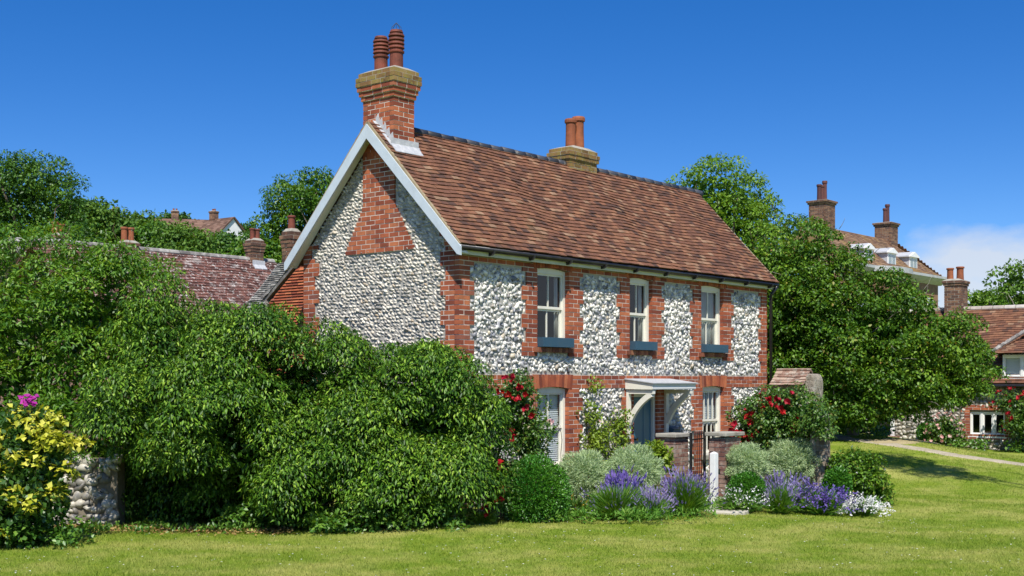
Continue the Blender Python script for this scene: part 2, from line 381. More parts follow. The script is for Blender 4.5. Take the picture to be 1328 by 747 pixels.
def plant(name, label, cat, base, ells, ncl, per, cr, leafL, leafW, mat, trunk=None, bark='bark', group=None, fill=None,
          back=.4, up=.5, hang=.5, low=-.45, jit=.5, part='crown', limbs=14, flat=.75, shell=(.78, 1.0), twigs=0, inner=.55, wood='trunk', spray=0, fsc=.72, gap=None):
    """a tree or shrub: thing > trunk (with limbs), crown"""
    base = np.array(base, float)
    root = empty(name, base, 0, label, cat, group)
    cl = envelope(ells, ncl, back, low=min(low, -.35)-.35, shell=shell, gap=gap)
    lv = Leaves()
    for p, nn in cl:
        r = cr*rng.uniform(.6, 1.35)
        clump(lv, p, (r, r, r*flat), max(6, int(per*(r/cr)**2)), leafL, leafW, up, hang, low, jit, inner)
    if spray:
        for p, nn in cl:
            for k in range(spray):
                d = unit(nn+rng.normal(size=3)*.55+np.array([0, 0, .25])); ln = cr*rng.uniform(1.1, 2.0)
                m = 9; t = rng.random((m, 1)); q = p+d*ln*t
                lv.add(q, rdir(m)+np.array([0, 0, .8]), rdir(m)*.8+d*.6+np.array([0, 0, -hang*.6]), leafL*(.6+.5*rng.random(m)), leafW*(.6+.5*rng.random(m)))
    foliage_fill(lv, ells, fill if fill is not None else int(lv.count()*.14), leafL, leafW, fsc)
    lv.build(part, mat, root, base)
    mb = MB()
    cz = np.mean([np.array(c) for c, r in ells], axis=0)
    if trunk:
        mid = base*.45+cz*.55; mid[:2] += rng.normal(size=2)*.1*trunk
        pts = [base-np.array([0, 0, .25]), base*.75+cz*.25, mid]
        mb.tube([p-base for p in pts], [trunk*1.25, trunk*.95, trunk*.7], 10)
        st = mid
    else: st = base
    for i in rng.permutation(len(cl))[:limbs]:
        p = cl[i][0]; r0 = trunk*.3 if trunk else cr*.07
        limb(mb, st-base, p-base, r0, r0*.18)
    for i in rng.permutation(len(cl))[:twigs]:
        p, nn = cl[i]; d = unit(nn+rng.normal(size=3)*.5); q = p+nn*cr*.85
        limb(mb, q-base, q+d*cr*rng.uniform(.7, 1.5)-base, .009, .003, .07, 4, 4)
    mb.build(wood, M[bark], root, True)
    return root, cl, base

def blossoms(P, Nn, size, mat, parent, base, petals=9, name='bloom', cup=.6):
    """every flower head is a mesh of its own"""
    for P1, N1 in zip(P, Nn):
        lv = Leaves(); n1 = N1[None]; sz1 = size*rng.uniform(.75, 1.2)
        for i in range(petals):
            th = 2*math.pi*i/petals+rng.random()*.5
            a = unit(np.cross(n1, rdir(1))); b = np.cross(n1, a); ring = 1 if i < petals*.6 else .5
            D = (a*math.cos(th)+b*math.sin(th))*ring+n1*cup; sz = sz1*(.4+.15*rng.random(1))
            lv.add(P1[None]+n1*sz1*.08*(i % 3), n1-D*.4, D, sz, sz*.95)
        lv.build(name, mat, parent, base)

def on_clumps(cl, n, cr, off=.9, pick=None):
    c = [x for x in cl if pick is None or pick(*x)]
    k = rng.integers(0, len(c), n)
    P = np.array([c[i][0] for i in k]); Nn = np.array([c[i][1] for i in k])
    d = unit(Nn+rng.normal(size=(n, 3))*.6); return P+d*cr*off, d

# ------------------------------------------------------------------ building helpers
X, Y, Z = np.array([1., 0, 0]), np.array([0, 1., 0]), np.array([0, 0, 1.])
CRS = .078
def brick_run(mbB, mbM, B, a, b, z, k=0, h=CRS, dep=.1, bl=.225):
    if b-a < .03: return
    ph = (k % 2)*bl/2; cuts = [a]; c = math.floor((a-ph)/bl)*bl+ph
    while c < b:
        if c > a+.06 and c < b-.06: cuts.append(c)
        c += bl
    cuts.append(b)
    for p, q in zip(cuts[:-1], cuts[1:]):
        j = rng.uniform(-.0025, .0035)
        mbB.box(p+(.0065 if p > a else 0), q-(.0065 if q < b else 0), j, dep, z+.006, z+h-.006, None, B)
    if mbM is not None: mbM.box(a+.009, b-.009, .0045, dep-.003, z, z+h, None, B)
def frame(O, U, V): return (np.array(O, float), U, V, Z)
def brick_stack(mbB, mbM, x0, x1, y0, y1, z0, z1, h=CRS, bl=.225, dep=.1):
    n = max(1, round((z1-z0)/h))
    for k in range(n):
        z = z0+k*h
        brick_run(mbB, mbM, frame((0, y0, 0), X, Y), x0, x1, z, k, h, dep, bl)
        brick_run(mbB, mbM, frame((0, y1, 0), X, -Y), x0, x1, z, k, h, dep, bl)
        brick_run(mbB, mbM, frame((x0, 0, 0), Y, X), y0+dep+.002, y1-dep-.002, z, k+1, h, dep, bl)
        brick_run(mbB, mbM, frame((x1, 0, 0), Y, -X), y0+dep+.002, y1-dep-.002, z, k+1, h, dep, bl)
    return z0+n*h
def roof_tiles(mb, O, U, V, length, slope, tw=.165, g=.1, thick=.019, cut=None, jit=1.0):
    """rows of plain tiles up a slope; cut(u, v) -> keep"""
    O = np.array(O, float); Nn = np.cross(U, V); Nn = Nn/np.linalg.norm(Nn)
    if Nn[2] < 0: Nn = -Nn
    rows = int(math.ceil(slope/g)); cols = int(round(length/tw)); tw = length/cols
    sag = lambda u: -.022*math.sin(u*1.9+1)*jit-.012*math.sin(u*4.3)*jit
    for r in range(rows):
        v0 = r*g; v1 = min(v0+g*1.35, slope)
        for c in range(-1, cols+1):
            u0 = c*tw+(r % 2)*tw*.5; u1 = u0+tw
            u0 = max(u0, 0); u1 = min(u1, length)
            if u1-u0 < .02 or (cut and not cut((u0+u1)/2, v0)): continue
            e = rng.uniform(-.004, .006)*jit; dv = rng.uniform(-.006, .004)*jit
            h0 = thick+.024+e; h1 = thick+.001
            pts = []
            for u, vv, hh in ((u0+.002, v0+dv, h0), (u1-.002, v0+dv, h0+rng.uniform(-.003, .003)*jit), (u1-.002, v1, h1), (u0+.002, v1, h1)):
                s = sag(u)*min(1, vv/slope*3)*min(1, (slope-vv)/slope*3)
                p = O+U*u+V*vv+Nn*s
                pts.append((p+Nn*hh, p+Nn*(hh-thick)))
            t = [p[0] for p in pts]; b = [p[1] for p in pts]
            mb.add(t+b, [(0, 1, 2, 3), (4, 7, 6, 5), (0, 4, 5, 1), (1, 5, 6, 2), (3, 2, 6, 7), (0, 3, 7, 4)])
ICO = None
def ico():
    global ICO
    if ICO is None:
        import bmesh
        b = bmesh.new(); bmesh.ops.create_icosphere(b, subdivisions=1, radius=1)
        ICO = (np.array([v.co[:] for v in b.verts]), np.array([[v.index for v in f.verts] for f in b.faces])); b.free()
    return ICO
def stones(name, P, U, Nn, size, mat, parent, rough=.28, rot=.6, tilt=0, flatn=.6, angular=True):
    """P (n,3) centres; U along, Nn outward; size (n,3): half sizes along U, Z, outward"""
    V0, Fc = ico(); n = len(P); m = len(V0)
    D = V0[None]*(1+rng.normal(size=(n, m, 1))*rough*.6)+rng.normal(size=(n, m, 3))*rough*.25
    # knapped faces: several random flat cuts, most of them on the outward side
    for c in range(6):
        nn = rdir(n); nn[:, 2] = abs(nn[:, 2])*1.2+(.5 if c < 2 else 0); nn = unit(nn); lv_ = rng.uniform(.38, .72, (n, 1))
        ex = np.maximum(0, (D*nn[:, None]).sum(-1)-lv_); D = D-ex[..., None]*nn[:, None]
    a = (rng.normal(size=n)*rot+tilt)[:, None]; ca, sa = np.cos(a), np.sin(a)
    x = D[..., 0]*size[:, :1]; z = D[..., 1]*size[:, 1:2]; o = D[..., 2]*size[:, 2:3]
    xr = x*ca-z*sa; zr = x*sa+z*ca
    Vv = P[:, None]+U*xr[..., None]+Z*zr[..., None]+Nn*o[..., None]
    loops = (np.arange(n)[:, None, None]*m+Fc[None]).ravel()
    rr = np.ones((n, m, 4), np.float32); rr[..., 0] = rng.random(n)[:, None]
    return link(name, np_mesh(name, Vv.reshape(-1, 3), 3, loops, rr.reshape(-1, 4)), mat, parent)
def wall_boxes(mb, x0, x1, z0, z1, ops, y0, y1):
    xs = sorted({x0, x1, *[v for o in ops for v in o[:2]]}); zs = sorted({z0, z1, *[v for o in ops for v in o[2:]]})
    for i in range(len(xs)-1):
        for j in range(len(zs)-1):
            cx, cz = (xs[i]+xs[i+1])/2, (zs[j]+zs[j+1])/2
            if any(o[0] < cx < o[1] and o[2] < cz < o[3] for o in ops): continue
            mb.box(xs[i], xs[i+1], y0, y1, zs[j], zs[j+1])
def pot_plain(mb, c, r, h, rnd=None):
    mb.lathe([(r*.94, -.03), (r*.93, h*.1), (r*.86, h*.55), (r*.86, h*.86), (r*1.06, h*.87), (r*1.08, h*.95), (r*.98, h), (r*.78, h), (r*.76, h*.6)], c, 20, rnd)
def pot_louvre(mb, c, r, h):
    pr = [(r*.92, -.03), (r*.90, h*.42), (r*1.06, h*.43), (r*1.08, h*.47), (r*.92, h*.49)]
    for k in range(4):
        z = h*(.53+.10*k); pr += [(r*.88, z), (r*1.10, z+h*.015), (r*1.03, z+h*.065), (r*.72, z+h*.07)]
    pr += [(r*.92, h*.94), (r*.8, h), (r*.6, h), (r*.58, h*.8)]
    mb.lathe(pr, c, 20)

# ================================================================== the flint cottage
T = R(90-40.496)
P0 = (-.825, 19.467)
LEN, WID = 9.75, 3.74
cot = empty('flint_cottage', (*P0, 0), T, 'flint and red brick cottage with clay tiled roof, tall gable chimney and porch hood', 'cottage')
UP = [(1.93, 2.79), (4.62, 5.36), (7.09, 7.94)]; UZ = (2.58, 3.94)
GR = [(1.93, 2.79), (7.14, 7.96)]; GZ = (.52, 1.91)
DOOR = (4.75, 5.53); DZ = (-.15, 1.80)
EZ = 4.03
def roofz(y): return 4.13+1.039*(min(y, WID-y)+.20)

def subtract(runs, a, b):
    out = []
    for p, q in runs:
        if b <= p or a >= q: out.append((p, q)); continue
        if a > p: out.append((p, a))
        if b < q: out.append((b, q))
    return out
def front_runs(z, k):
    t = ((k//3) % 2)*.10
    r = []
    if z > 3.885:
        r = [(0, LEN)]
        for a, b in UP: r = subtract(r, a-.09, b+.09)
        return r
    if 1.885 < z < 2.115:
        r = [(0, LEN)]
        for a, b in GR: r = subtract(r, a-.09, b+.09)
        r = subtract(r, *DOOR) if z < DZ[1] else r
        return r
    r = [(0, .25+t), (LEN-.23-t, LEN)]
    if z > 2.43:
        for a, b in UP:
            r += [(a-.28-t, a), (b, b+.31+t)]
    elif z < 1.9:
        for a, b in GR: r += [(a-.28-t, a), (b, b+.30+t)]
        r += [(DOOR[0]-.26-t, DOOR[0])]
        r += [(DOOR[1], DOOR[1]+.24+t)]
    return r
bB, bM = MB(), MB()
FR = frame((0, 0, 0), X, Y)
nc = int((EZ+.15)/CRS)
for k in range(nc+1):
    z = -.15+k*CRS
    if z+CRS > EZ+.02: break
    for a, b in front_runs(z+CRS/2, k): brick_run(bB, bM, FR, a, b, z, k)
def soldier_arch(a, b, zb, zt, rise):
    arch = MB()
    n = int(round((b-a+.18)/.076)); w = (b-a+.18)/n; c = (a+b)/2; hw = (b-a)/2+.09
    for i in range(n):
        x = a-.09+i*w; q = (x+w/2-c)/hw; z0 = zb-rise*q*q*1.0
        lean = q*.035
        arch.add([(x+.004, y, z0) for y in (-.004, .1)]+[(x+w-.004, y, z0) for y in (-.004, .1)]+[(x+.004+lean, y, zt) for y in (-.004, .1)]+[(x+w-.004+lean, y, zt) for y in (-.004, .1)],
                 [(0, 1, 3, 2), (4, 6, 7, 5), (0, 2, 6, 4), (1, 5, 7, 3), (0, 4, 5, 1), (2, 3, 7, 6)])
        bM.box(x+.0005, x+w-.0005, .005, .097, z0+.004, zt-.002)
    arch.build('soldier_arch', M['brick'], cot)
for a, b in UP: soldier_arch(a, b, UZ[1], EZ+.0, .045)
for a, b in GR: soldier_arch(a, b, GZ[1], 2.118, .045)
# gable bricks
def gable_runs(z, k):
    t = ((k//3) % 2)*.11; r = []
    yl, yr = max(.102, (z-4.13)/1.039-.20+.07), min(WID, WID-((z-4.13)/1.039-.20+.07))
    if z < 4.13: r += [(.102, .30+t), (WID-.28-t, WID)]
    elif z < 4.36: r += [(max(yl, .05), yl+.22+t), (yr-.2-t, yr)]
    if z > 4.17:
        hw = .82-(z-4.17)/.75*.44 if z < 4.92 else .38
        r += [(max(yl, 1.83-hw), min(yr, 1.83+hw))]
    return [(a, b) for a, b in r if b-a > .05]
FG = frame((0, 0, 0), Y, X)
for k in range(12, 90):
    z = -.15+k*CRS
    if z > 6.1: break
    for a, b in gable_runs(z+CRS/2, k): brick_run(bB, bM, FG, a, b, z, k)
bB.build('brickwork', M['brick'], cot); bM.build('mortar_joints', M['mortar'], cot)
# walls behind the facing
mw = MB(); g = .012
ops = [(a-g, b+g, UZ[0]-g, UZ[1]+g) for a, b in UP]+[(a-g, b+g, GZ[0]-g, GZ[1]+g) for a, b in GR]+[(DOOR[0]-g, DOOR[1]+g, DZ[0], DZ[1]+g)]
wall_boxes(mw, .030, LEN-.01, -.4, EZ+.05, ops, .029, .27)
mw.build('front_wall', M['flint_mortar'], cot)
gp = [(.27, -.4), (WID-.27, -.4), (WID-.02, -.4), (WID-.02, 4.2), (WID/2, roofz(WID/2)-.12), (.0, 4.2), (.27, 4.2)]
mg = MB(); mg.prism([(.272, -.4), (WID-.02, -.4), (WID-.02, 4.19), (WID/2, roofz(WID/2)-.13), (.10, 4.26), (.10, 4.085), (.272, 4.085)], .031, .27, 'x')
mg.build('gable_wall', M['flint_mortar'], cot)
mr = MB(); mr.prism([(.272, -.4), (WID-.02, -.4), (WID-.02, 4.19), (WID/2, roofz(WID/2)-.13), (.10, 4.26), (.10, 4.085), (.272, 4.085)], LEN-.27, LEN-.012, 'x')
mr.box(.27, LEN-.27, WID-.25, WID-.03, -.4, 4.15); mr.build('back_wall', M['brown_brick'], cot)
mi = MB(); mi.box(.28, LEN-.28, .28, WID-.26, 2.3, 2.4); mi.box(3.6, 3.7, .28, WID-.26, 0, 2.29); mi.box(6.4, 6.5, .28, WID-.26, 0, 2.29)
mi.box(3.6, 3.7, .28, WID-.26, 2.41, 4.1); mi.box(6.2, 6.3, .28, WID-.26, 2.41, 4.1); mi.box(.29, LEN-.29, 1.5, 1.58, -.1, 2.29); mi.box(.29, LEN-.29, 1.5, 1.58, 2.41, 4.1); mi.build('dark_inside_walls', M['inside'], cot)  # walls parallel to the front are added as dark backing for the panes
# flints of the front
def fill_front():
    P = []; sz = []
    pz = .060; row = 0; z = .1
    while z < 3.9:
        x = .1+(row % 2)*.042
        while x < LEN:
            sx, sz_ = x+rng.normal()*.016, z+rng.normal()*.014
            x += .078*rng.uniform(.7, 1.3)
            k = int((sz_+.15)/CRS); ok = True
            for dz in (-.02, .02):
                for a, b in front_runs(sz_+dz, int((sz_+dz+.15)/CRS)):
                    if a-.028 < sx < b+.028: ok = False
            for o in ops:
                if o[0]-.05 < sx < o[1]+.05 and o[2]-.02 < sz_ < o[3]+.03: ok = False
            for a, b in GR:
                if a-.13 < sx < b+.13 and 1.83 < sz_ < 2.15: ok = False
            for a, b in UP:
                if a-.13 < sx < b+.13 and 3.84 < sz_: ok = False
                if a-.11 < sx < b+.11 and 2.48 < sz_ < 2.6: ok = False
            if ok:
                P.append((sx, .026+rng.normal()*.008, sz_)); s = rng.uniform(.032, .066)
                sz.append((s*1.25, s*.9, rng.uniform(.034, .056)))
        z += pz; row += 1
    return np.array(P), np.array(sz)
P, sz = fill_front()
stones('flint_facing', P, X, -Y, sz, M['flint'], cot, .46, 1.2)
P = []; sz = []; row = 0; z = 1.6
while z < 6.0:
    y = .12
    while y < WID:
        yy, zz = y+rng.normal()*.008, z+rng.normal()*.007
        y += rng.uniform(.060, .105)
        if zz > roofz(yy)-.13: continue
        k = int((zz+.15)/CRS)
        if any(a-.02 < yy < b+.02 for a, b in gable_runs(zz, k)): continue
        P.append((.032+rng.normal()*.004, yy, zz)); s = rng.uniform(.042, .068)
        sz.append((s*1.2, rng.uniform(.026, .033), rng.uniform(.034, .055)))
    z += .058; row += 1
stones('gable_flint_facing', np.array(P), Y, -X, np.array(sz), M['grey_flint'], cot, .30, .22, .42)
# roof
XA, XB = -.20, LEN+.12
ms = MB(); prof = [(-.19, 4.085), (WID/2, roofz(WID/2)-.055), (WID+.19, 4.085), (WID+.19, 4.05), (WID/2, roofz(WID/2)-.09), (-.19, 4.05)]
ms.prism(prof, XA+.02, XB-.02, 'x')
roof = ms.build('roof', M['tile'], cot)
sl = math.hypot(WID/2+.20, roofz(WID/2)-4.115); Vs = np.array([0, WID/2+.20, roofz(WID/2)-4.115])/sl
mt = MB(); roof_tiles(mt, (XA, -.20, 4.115), X, Vs, XB-XA, sl-.02)
Vb = np.array([0, -(WID/2+.22), roofz(WID/2)-4.11])/sl
roof_tiles(mt, (XA, WID+.235, 4.105), X, Vb, XB-XA, sl-.02, .33, .2)
mt.build('tiles', M['tile'], roof)
mm = MB(); x = .50
while x < XB-.1:
    w = .33; dz = rng.uniform(-.006, .006); zc = roofz(WID/2)-.010+dz
    mm.tube([(x, WID/2, zc), (x+w-.008, WID/2, zc-.004)], [.082, .082], 12); x += w
mm.build('ridge_tile', M['ridge'], roof, True)
VM = piece_mat('verge mortar', [(0, (.33, .26, .15)), (1, (.42, .34, .22))], 9, .4)
for s in (0, 1):
    for xx in (XA-.012, XB-.02):
        a = (xx+.016, -.20 if s == 0 else WID+.20, 4.12); b = (xx+.016, WID/2, roofz(WID/2)-.012)
        mv = MB(); mv.beam(a, b, .05, .045, (1, 0, 0)); mv.build('verge_mortar', VM, roof)
# bargeboards, soffit, fascia, gutter
for s in (0, 1):
    mb = MB(); e = 1 if s == 0 else -1; y0 = -.24 if s == 0 else WID+.24
    pz = [(y0, 4.13-.045), (WID/2, roofz(WID/2)-.035), (WID/2, roofz(WID/2)-.275), (y0+e*.07, 3.965), (y0, 3.945)]
    mb.prism(pz if s == 0 else pz, XA-.035, XA-.003, 'x'); mb.build('bargeboard', M['barge'], cot)
    sf = MB(); sf.prism([(y0+e*.06, 4.02), (WID/2, roofz(WID/2)-.093), (WID/2, roofz(WID/2)-.115), (y0+e*.06, 3.998)], XA, .0, 'x')
    sf.build('soffit', M['cream'], cot)
fa = MB(); fa.box(XA+.03, LEN+.1, -.125, -.085, 3.985, 4.065); fa.box(.0, LEN+.1, -.083, .03, 4.034, 4.052); fa.build('fascia', M['fascia'], cot)
gu = MB(); gu.tube([(XA+.01, -.178, 4.088), (LEN+.13, -.178, 4.078)], [.045, .045], 12)
gut = gu.build('gutter', M['gutter'], cot, True)
for i in range(10):
    q = MB(); x = .55+i*1.0; q.prism([(-.245, 4.075), (-.116, 4.09), (-.116, 3.995), (-.185, 4.002), (-.24, 4.03)], x, x+.035, 'x'); q.build('bracket', M['gutter'], gut)
dp = MB(); dp.tube([(LEN+.06, -.21, 4.05), (LEN+.06, -.06, 3.85), (LEN+.06, -.06, 0)], [.035]*3, 10); dp.build('downpipe', M['gutter'], cot, True)

# sash windows
def q4(mb, x0, x1, y, z0, z1): mb.add([(x0, y, z0), (x1, y, z0), (x1, y, z1), (x0, y, z1)], [(0, 1, 2, 3)])
def sash(name, a, b, z0, z1, parent, y=.085, bars=1, rise=.045, blind=None, curtain=None, box=0):
    mb = MB(); fw = .055; c = (a+b)/2; hw = (b-a)/2
    mb.box(a+.002, a+fw, y, y+.09, z0, z1-.06); mb.box(b-fw, b-.002, y, y+.09, z0, z1-.06)
    n = 10                                         # head following the arch
    for i in range(n):
        x0 = a+(b-a)*i/n; x1 = a+(b-a)*(i+1)/n; q = max(abs(x0-c), abs(x1-c))/(hw+.09)
        mb.box(x0+.0, x1-.0005, y+.001, y+.088, z1-.105, z1-rise*q*q-.003)
    mb.box(a-.02*0+.001, b-.001, y-.02, y+.09, z0+.001, z0+.05)
    zm = (z0+z1-.06)/2+.01
    for (p, q, dy) in ((zm, z1-.10, .028), (z0+.05, zm, .058)):
        mb.box(a+fw, a+fw+.035, y+dy, y+dy+.03, p, q); mb.box(b-fw-.035, b-fw, y+dy, y+dy+.03, p, q)
        mb.box(a+fw+.036, b-fw-.036, y+dy+.001, y+dy+.029, p, p+.045); mb.box(a+fw+.036, b-fw-.036, y+dy+.001, y+dy+.029, q-.035, q)
        for i in range(bars):
            xc = a+fw+.035+(b-a-2*fw-.07)*(i+1)/(bars+1); mb.box(xc-.011, xc+.011, y+dy+.002, y+dy+.028, p+.046, q-.036)
    w = mb.build(name, M['cream'], parent)
    gl = MB(); q4(gl, a+fw+.03, b-fw-.03, y+.041, zm+.04, z1-.13); gl.build('pane', M['glass'], w)
    gl = MB(); q4(gl, a+fw+.03, b-fw-.03, y+.071, z0+.09, zm-.03); gl.build('pane', M['glass'], w)
    if blind:
        bl = MB(); zz = z1-.12
        while zz > blind:
            bl.add([(a+.06, y+.125, zz), (b-.06, y+.125, zz), (b-.06, y+.107, zz-.035), (a+.06, y+.107, zz-.035)], [(0, 1, 2, 3)]); zz -= .036
        o = bl.build('blind', M['blind'], w)
        o.modifiers.new('thickness', 'SOLIDIFY').thickness = .002
    if curtain:
        for (p, q) in curtain:
            n = 60; vs = []; 
            for i in range(n+1):
                t = i/n; xx = p+(q-p)*t; yy = y+.115+.022*math.sin(t*(q-p)*70+p)+.008*math.sin(t*33)
                vs += [(xx, yy, z0+.02), (xx, yy, z1-.1)]
            cu = MB(); cu.add(vs, [(2*i, 2*i+2, 2*i+3, 2*i+1) for i in range(n)]); o = cu.build('curtain', M['curtain'], w, True)
            o.modifiers.new('thickness', 'SOLIDIFY').thickness = .003
    return w
for i, (a, b) in enumerate(UP):
    w = sash('window', a, b, UZ[0], UZ[1], cot, curtain=[[(b-.15, b-.05)], [(b-.20, b-.05)], [(a+.25, b-.05)]][i])
    sb = MB(); n = 12
    for k in range(n):
        xx = a-.10+(b-a+.20)*k/n; sb.box(xx+.003, xx+(b-a+.20)/n-.003, -.055+rng.uniform(0, .006), .10, UZ[0]-.085, UZ[0]-.002+rng.uniform(-.004, 0))
    sb.build('sill', M['old_brick'], w)
sash('window', *GR[0], *GZ, cot, blind=GZ[0]+.04)
sash('window', *GR[1], *GZ, cot, bars=3, blind=GZ[0]+.62)
for a, b in GR:
    sb = MB(); sb.box(a-.06, b+.06, -.05, .1, GZ[0]-.08, GZ[0]-.002); sb.build('sill', M['stone'], cot)
# door
mb = MB(); a, b = DOOR; y = .055
mb.box(a+.002, a+.075, y, y+.1, DZ[0], DZ[1]-.002); mb.box(b-.075, b-.002, y, y+.1, DZ[0], DZ[1]-.002); mb.box(a+.076, b-.076, y+.001, y+.099, DZ[1]-.09, DZ[1]-.003)
mb.build('door_frame', M['cream'], cot)
mb = MB(); mb.box(a+.08, b-.08, y+.045, y+.085, DZ[0]+.02, DZ[1]-.095)
for (p, q, r, s) in ((.13, .34, .1, .85), (.44, .65, .1, .85), (.13, .34, .95, 1.75), (.44, .65, .95, 1.75)):
    mb.box(a+p, a+q, y+.036, y+.046, DZ[0]+r, DZ[0]+s)
dr = mb.build('door', M['door'], cot, bevel=.004)
mb = MB(); mb.tube([(a+.15, y+.03, .92), (a+.15, y-.01, .92), (a+.15, y-.03, .92)], [.012, .012, .03], 12); mb.build('handle', M['brass'], dr, True)
mb = MB(); mb.box(a-.25, b+.2, -.42, .1, DZ[0]-.12, DZ[0]-.005); mb.build('door_step', M['stone'], cot)
# porch hood on two curved brackets
mb = MB(); hx0, hx1 = 4.47, 5.92
mb.prism([(-.60, 1.855), (-.60, 1.935), (-.62, 1.942), (-.62, 1.960), (-.002, 2.035), (-.002, 1.86)], hx0, hx1, 'x'); hood = mb.build('porch_hood', M['cream'], cot)
mb = MB(); mb.prism([(-.64, 1.963), (-.64, 1.976), (-.003, 2.056), (-.003, 2.040)], hx0-.03, hx1+.03, 'x'); mb.build('lead_cover', M['lead'], hood)
mb = MB(); mb.box(hx0-.004, hx1+.004, -.606, -.598, 1.87, 1.905); mb.build('fascia_moulding', M['white'], hood)
for xb in (4.545, 5.80):
    mb = MB(); mb.box(xb-.045, xb+.045, -.05, -.003, .95, 1.842); mb.box(xb-.04, xb+.04, -.585, -.052, 1.775, 1.843)
    pts = []
    for i in range(9):
        t = i/8; th = t*math.pi/2
        pts.append((-.04-.50*(.45*(1-math.cos(th))+.55*t), 1.22+.55*(.45*math.sin(th)+.55*t)))
    out = [(p[0]-.035+.05*i/8, p[1]+.04-.09*(i/8)*0) for i, p in enumerate(pts)]
    for i in range(8):
        (y0, z0), (y1, z1) = pts[i], pts[i+1]
        d = np.array([y1-y0, z1-z0]); d /= np.linalg.norm(d); nn = np.array([-d[1], d[0]])*.05
        mb.prism([(y0-nn[0], z0-nn[1]), (y1-nn[0], z1-nn[1]), (y1+nn[0], z1+nn[1]), (y0+nn[0], z0+nn[1])], xb-.035-.0006*i, xb+.035+.0006*i, 'x')
    mb.build('bracket', M['cream'], hood)

# chimneys
def chimney(parent, x0, x1, y0, y1, z0, zs, corb, capn, pots, mats=('brick', 'mossy_brick'), pot='pot', kind=pot_plain, name='chimney', pr=.125, flat=.06, cage=None, h=CRS, bl=.225, dep=.1):
    b, m = MB(), MB(); z = brick_stack(b, m, x0, x1, y0, y1, z0, zs, h, bl, dep)
    for o in corb: z = brick_stack(b, m, x0-o, x1+o, y0-o, y1+o, z, z+h*.99, h, bl, dep)
    m.box(x0+.03, x1-.03, y0+.03, y1-.03, z0, z-.01)
    ch = b.build(name, M[mats[0]], parent); m.build('mortar_joints', M['mortar'] if mats[0] == 'brick' else M['stone'], ch)
    if capn:
        b, m = MB(), MB(); o = corb[-1]+.015 if corb else .03
        z = brick_stack(b, m, x0-o, x1+o, y0-o, y1+o, z, z+h*capn*.99, h, bl, dep); oo = o-.035
        z = brick_stack(b, m, x0-oo, x1+oo, y0-oo, y1+oo, z, z+h*.99, h, bl, dep)
        cp = b.build('cap', M[mats[1]], ch)
    else: oo = corb[-1] if corb else 0
    m = MB() if not capn else m
    vs = [(x, y, z) for x, y in ((x0-oo+.01, y0-oo+.01), (x1+oo-.01, y0-oo+.01), (x1+oo-.01, y1+oo-.01), (x0-oo+.01, y1+oo-.01))]
    cx, cy = (x0+x1)/2, (y0+y1)/2
    vs += [(cx+(x-cx)*.55, cy+(y-cy)*.75, z+flat) for x, y, _ in vs]
    m.add(vs, [(0, 1, 5, 4), (1, 2, 6, 5), (2, 3, 7, 6), (3, 0, 4, 7), (4, 5, 6, 7)])
    m.build('flaunching', M['stone'], ch)
    for (px, py, pr_, ph) in pots:
        q = MB(); kind(q, (px, py, z+flat-.03), pr_, ph); pp = q.build('chimney_pot', M[pot], ch, True)
        pp.data.polygons.foreach_set('use_smooth', [False]*len(pp.data.polygons))
    return ch, z+flat
ch, zt = chimney(cot, .0, .47, 1.46, 2.20, 5.75, 6.66, (.025, .05, .075), 2, [(.25, 1.66, .125, .66), (.25, 2.03, .125, .62)], kind=pot_louvre)
wc = MB()
for k in range(8):
    th = k*math.pi/4; wc.tube([(.25+.085*math.cos(th), 1.66+.085*math.sin(th), zt+.60), (.25+.08*math.cos(th), 1.66+.08*math.sin(th), zt+.68), (.25, 1.66, zt+.76)], [.004]*3, 4)
wc.build('bird_guard', M['iron'], ch)
# flashing where the roof meets the stack
fl = MB(); steps = 6
for i in range(steps):
    y = 1.46-.02*0; 
yA, yB = 1.46, 1.87
fl.prism([(yA-.13, roofz(yA-.13)+.030), (yA-.004, roofz(yA)+.03), (yA-.004, roofz(yA)+.14), (yA-.014, roofz(yA)+.14), (yA-.016, roofz(yA)+.045), (yA-.13, roofz(yA-.13)+.040)], -.08, .56, 'x')
for i in range(5):
    y = yA+i*.085; fl.prism([(y-.012, roofz(y)+.03), (y+.083, roofz(y+.083)+.03), (y+.078, roofz(y+.083)+.12), (y-.002, roofz(y)+.20)], .472, .486, 'x')
    fl.prism([(y-.012, roofz(y)+.03), (y+.083, roofz(y+.083)+.03), (y+.078, roofz(y+.083)+.11), (y+.02, roofz(y)+.24)], -.016, -.002, 'x')
fl.prism([(yA-.02, roofz(yA-.02)+.031), (yB, roofz(yB)+.031), (yB, roofz(yB)+.043), (yA-.02, roofz(yA-.02)+.043)], .487, .60, 'x')
fl.prism([(yA-.02, roofz(yA-.02)+.031), (yB, roofz(yB)+.031), (yB, roofz(yB)+.043), (yA-.02, roofz(yA-.02)+.043)], -.09, -.018, 'x')
fl.build('flashing', M['lead'], ch)
chimney(cot, 5.02, 5.92, 1.72, 2.22, 5.75, 6.36, (.03,), 1, [(5.33, 1.93, .115, .58), (5.58, 1.93, .125, .66)], ('mossy_brick', 'mossy_brick'), 'orange_pot', pr=.11)

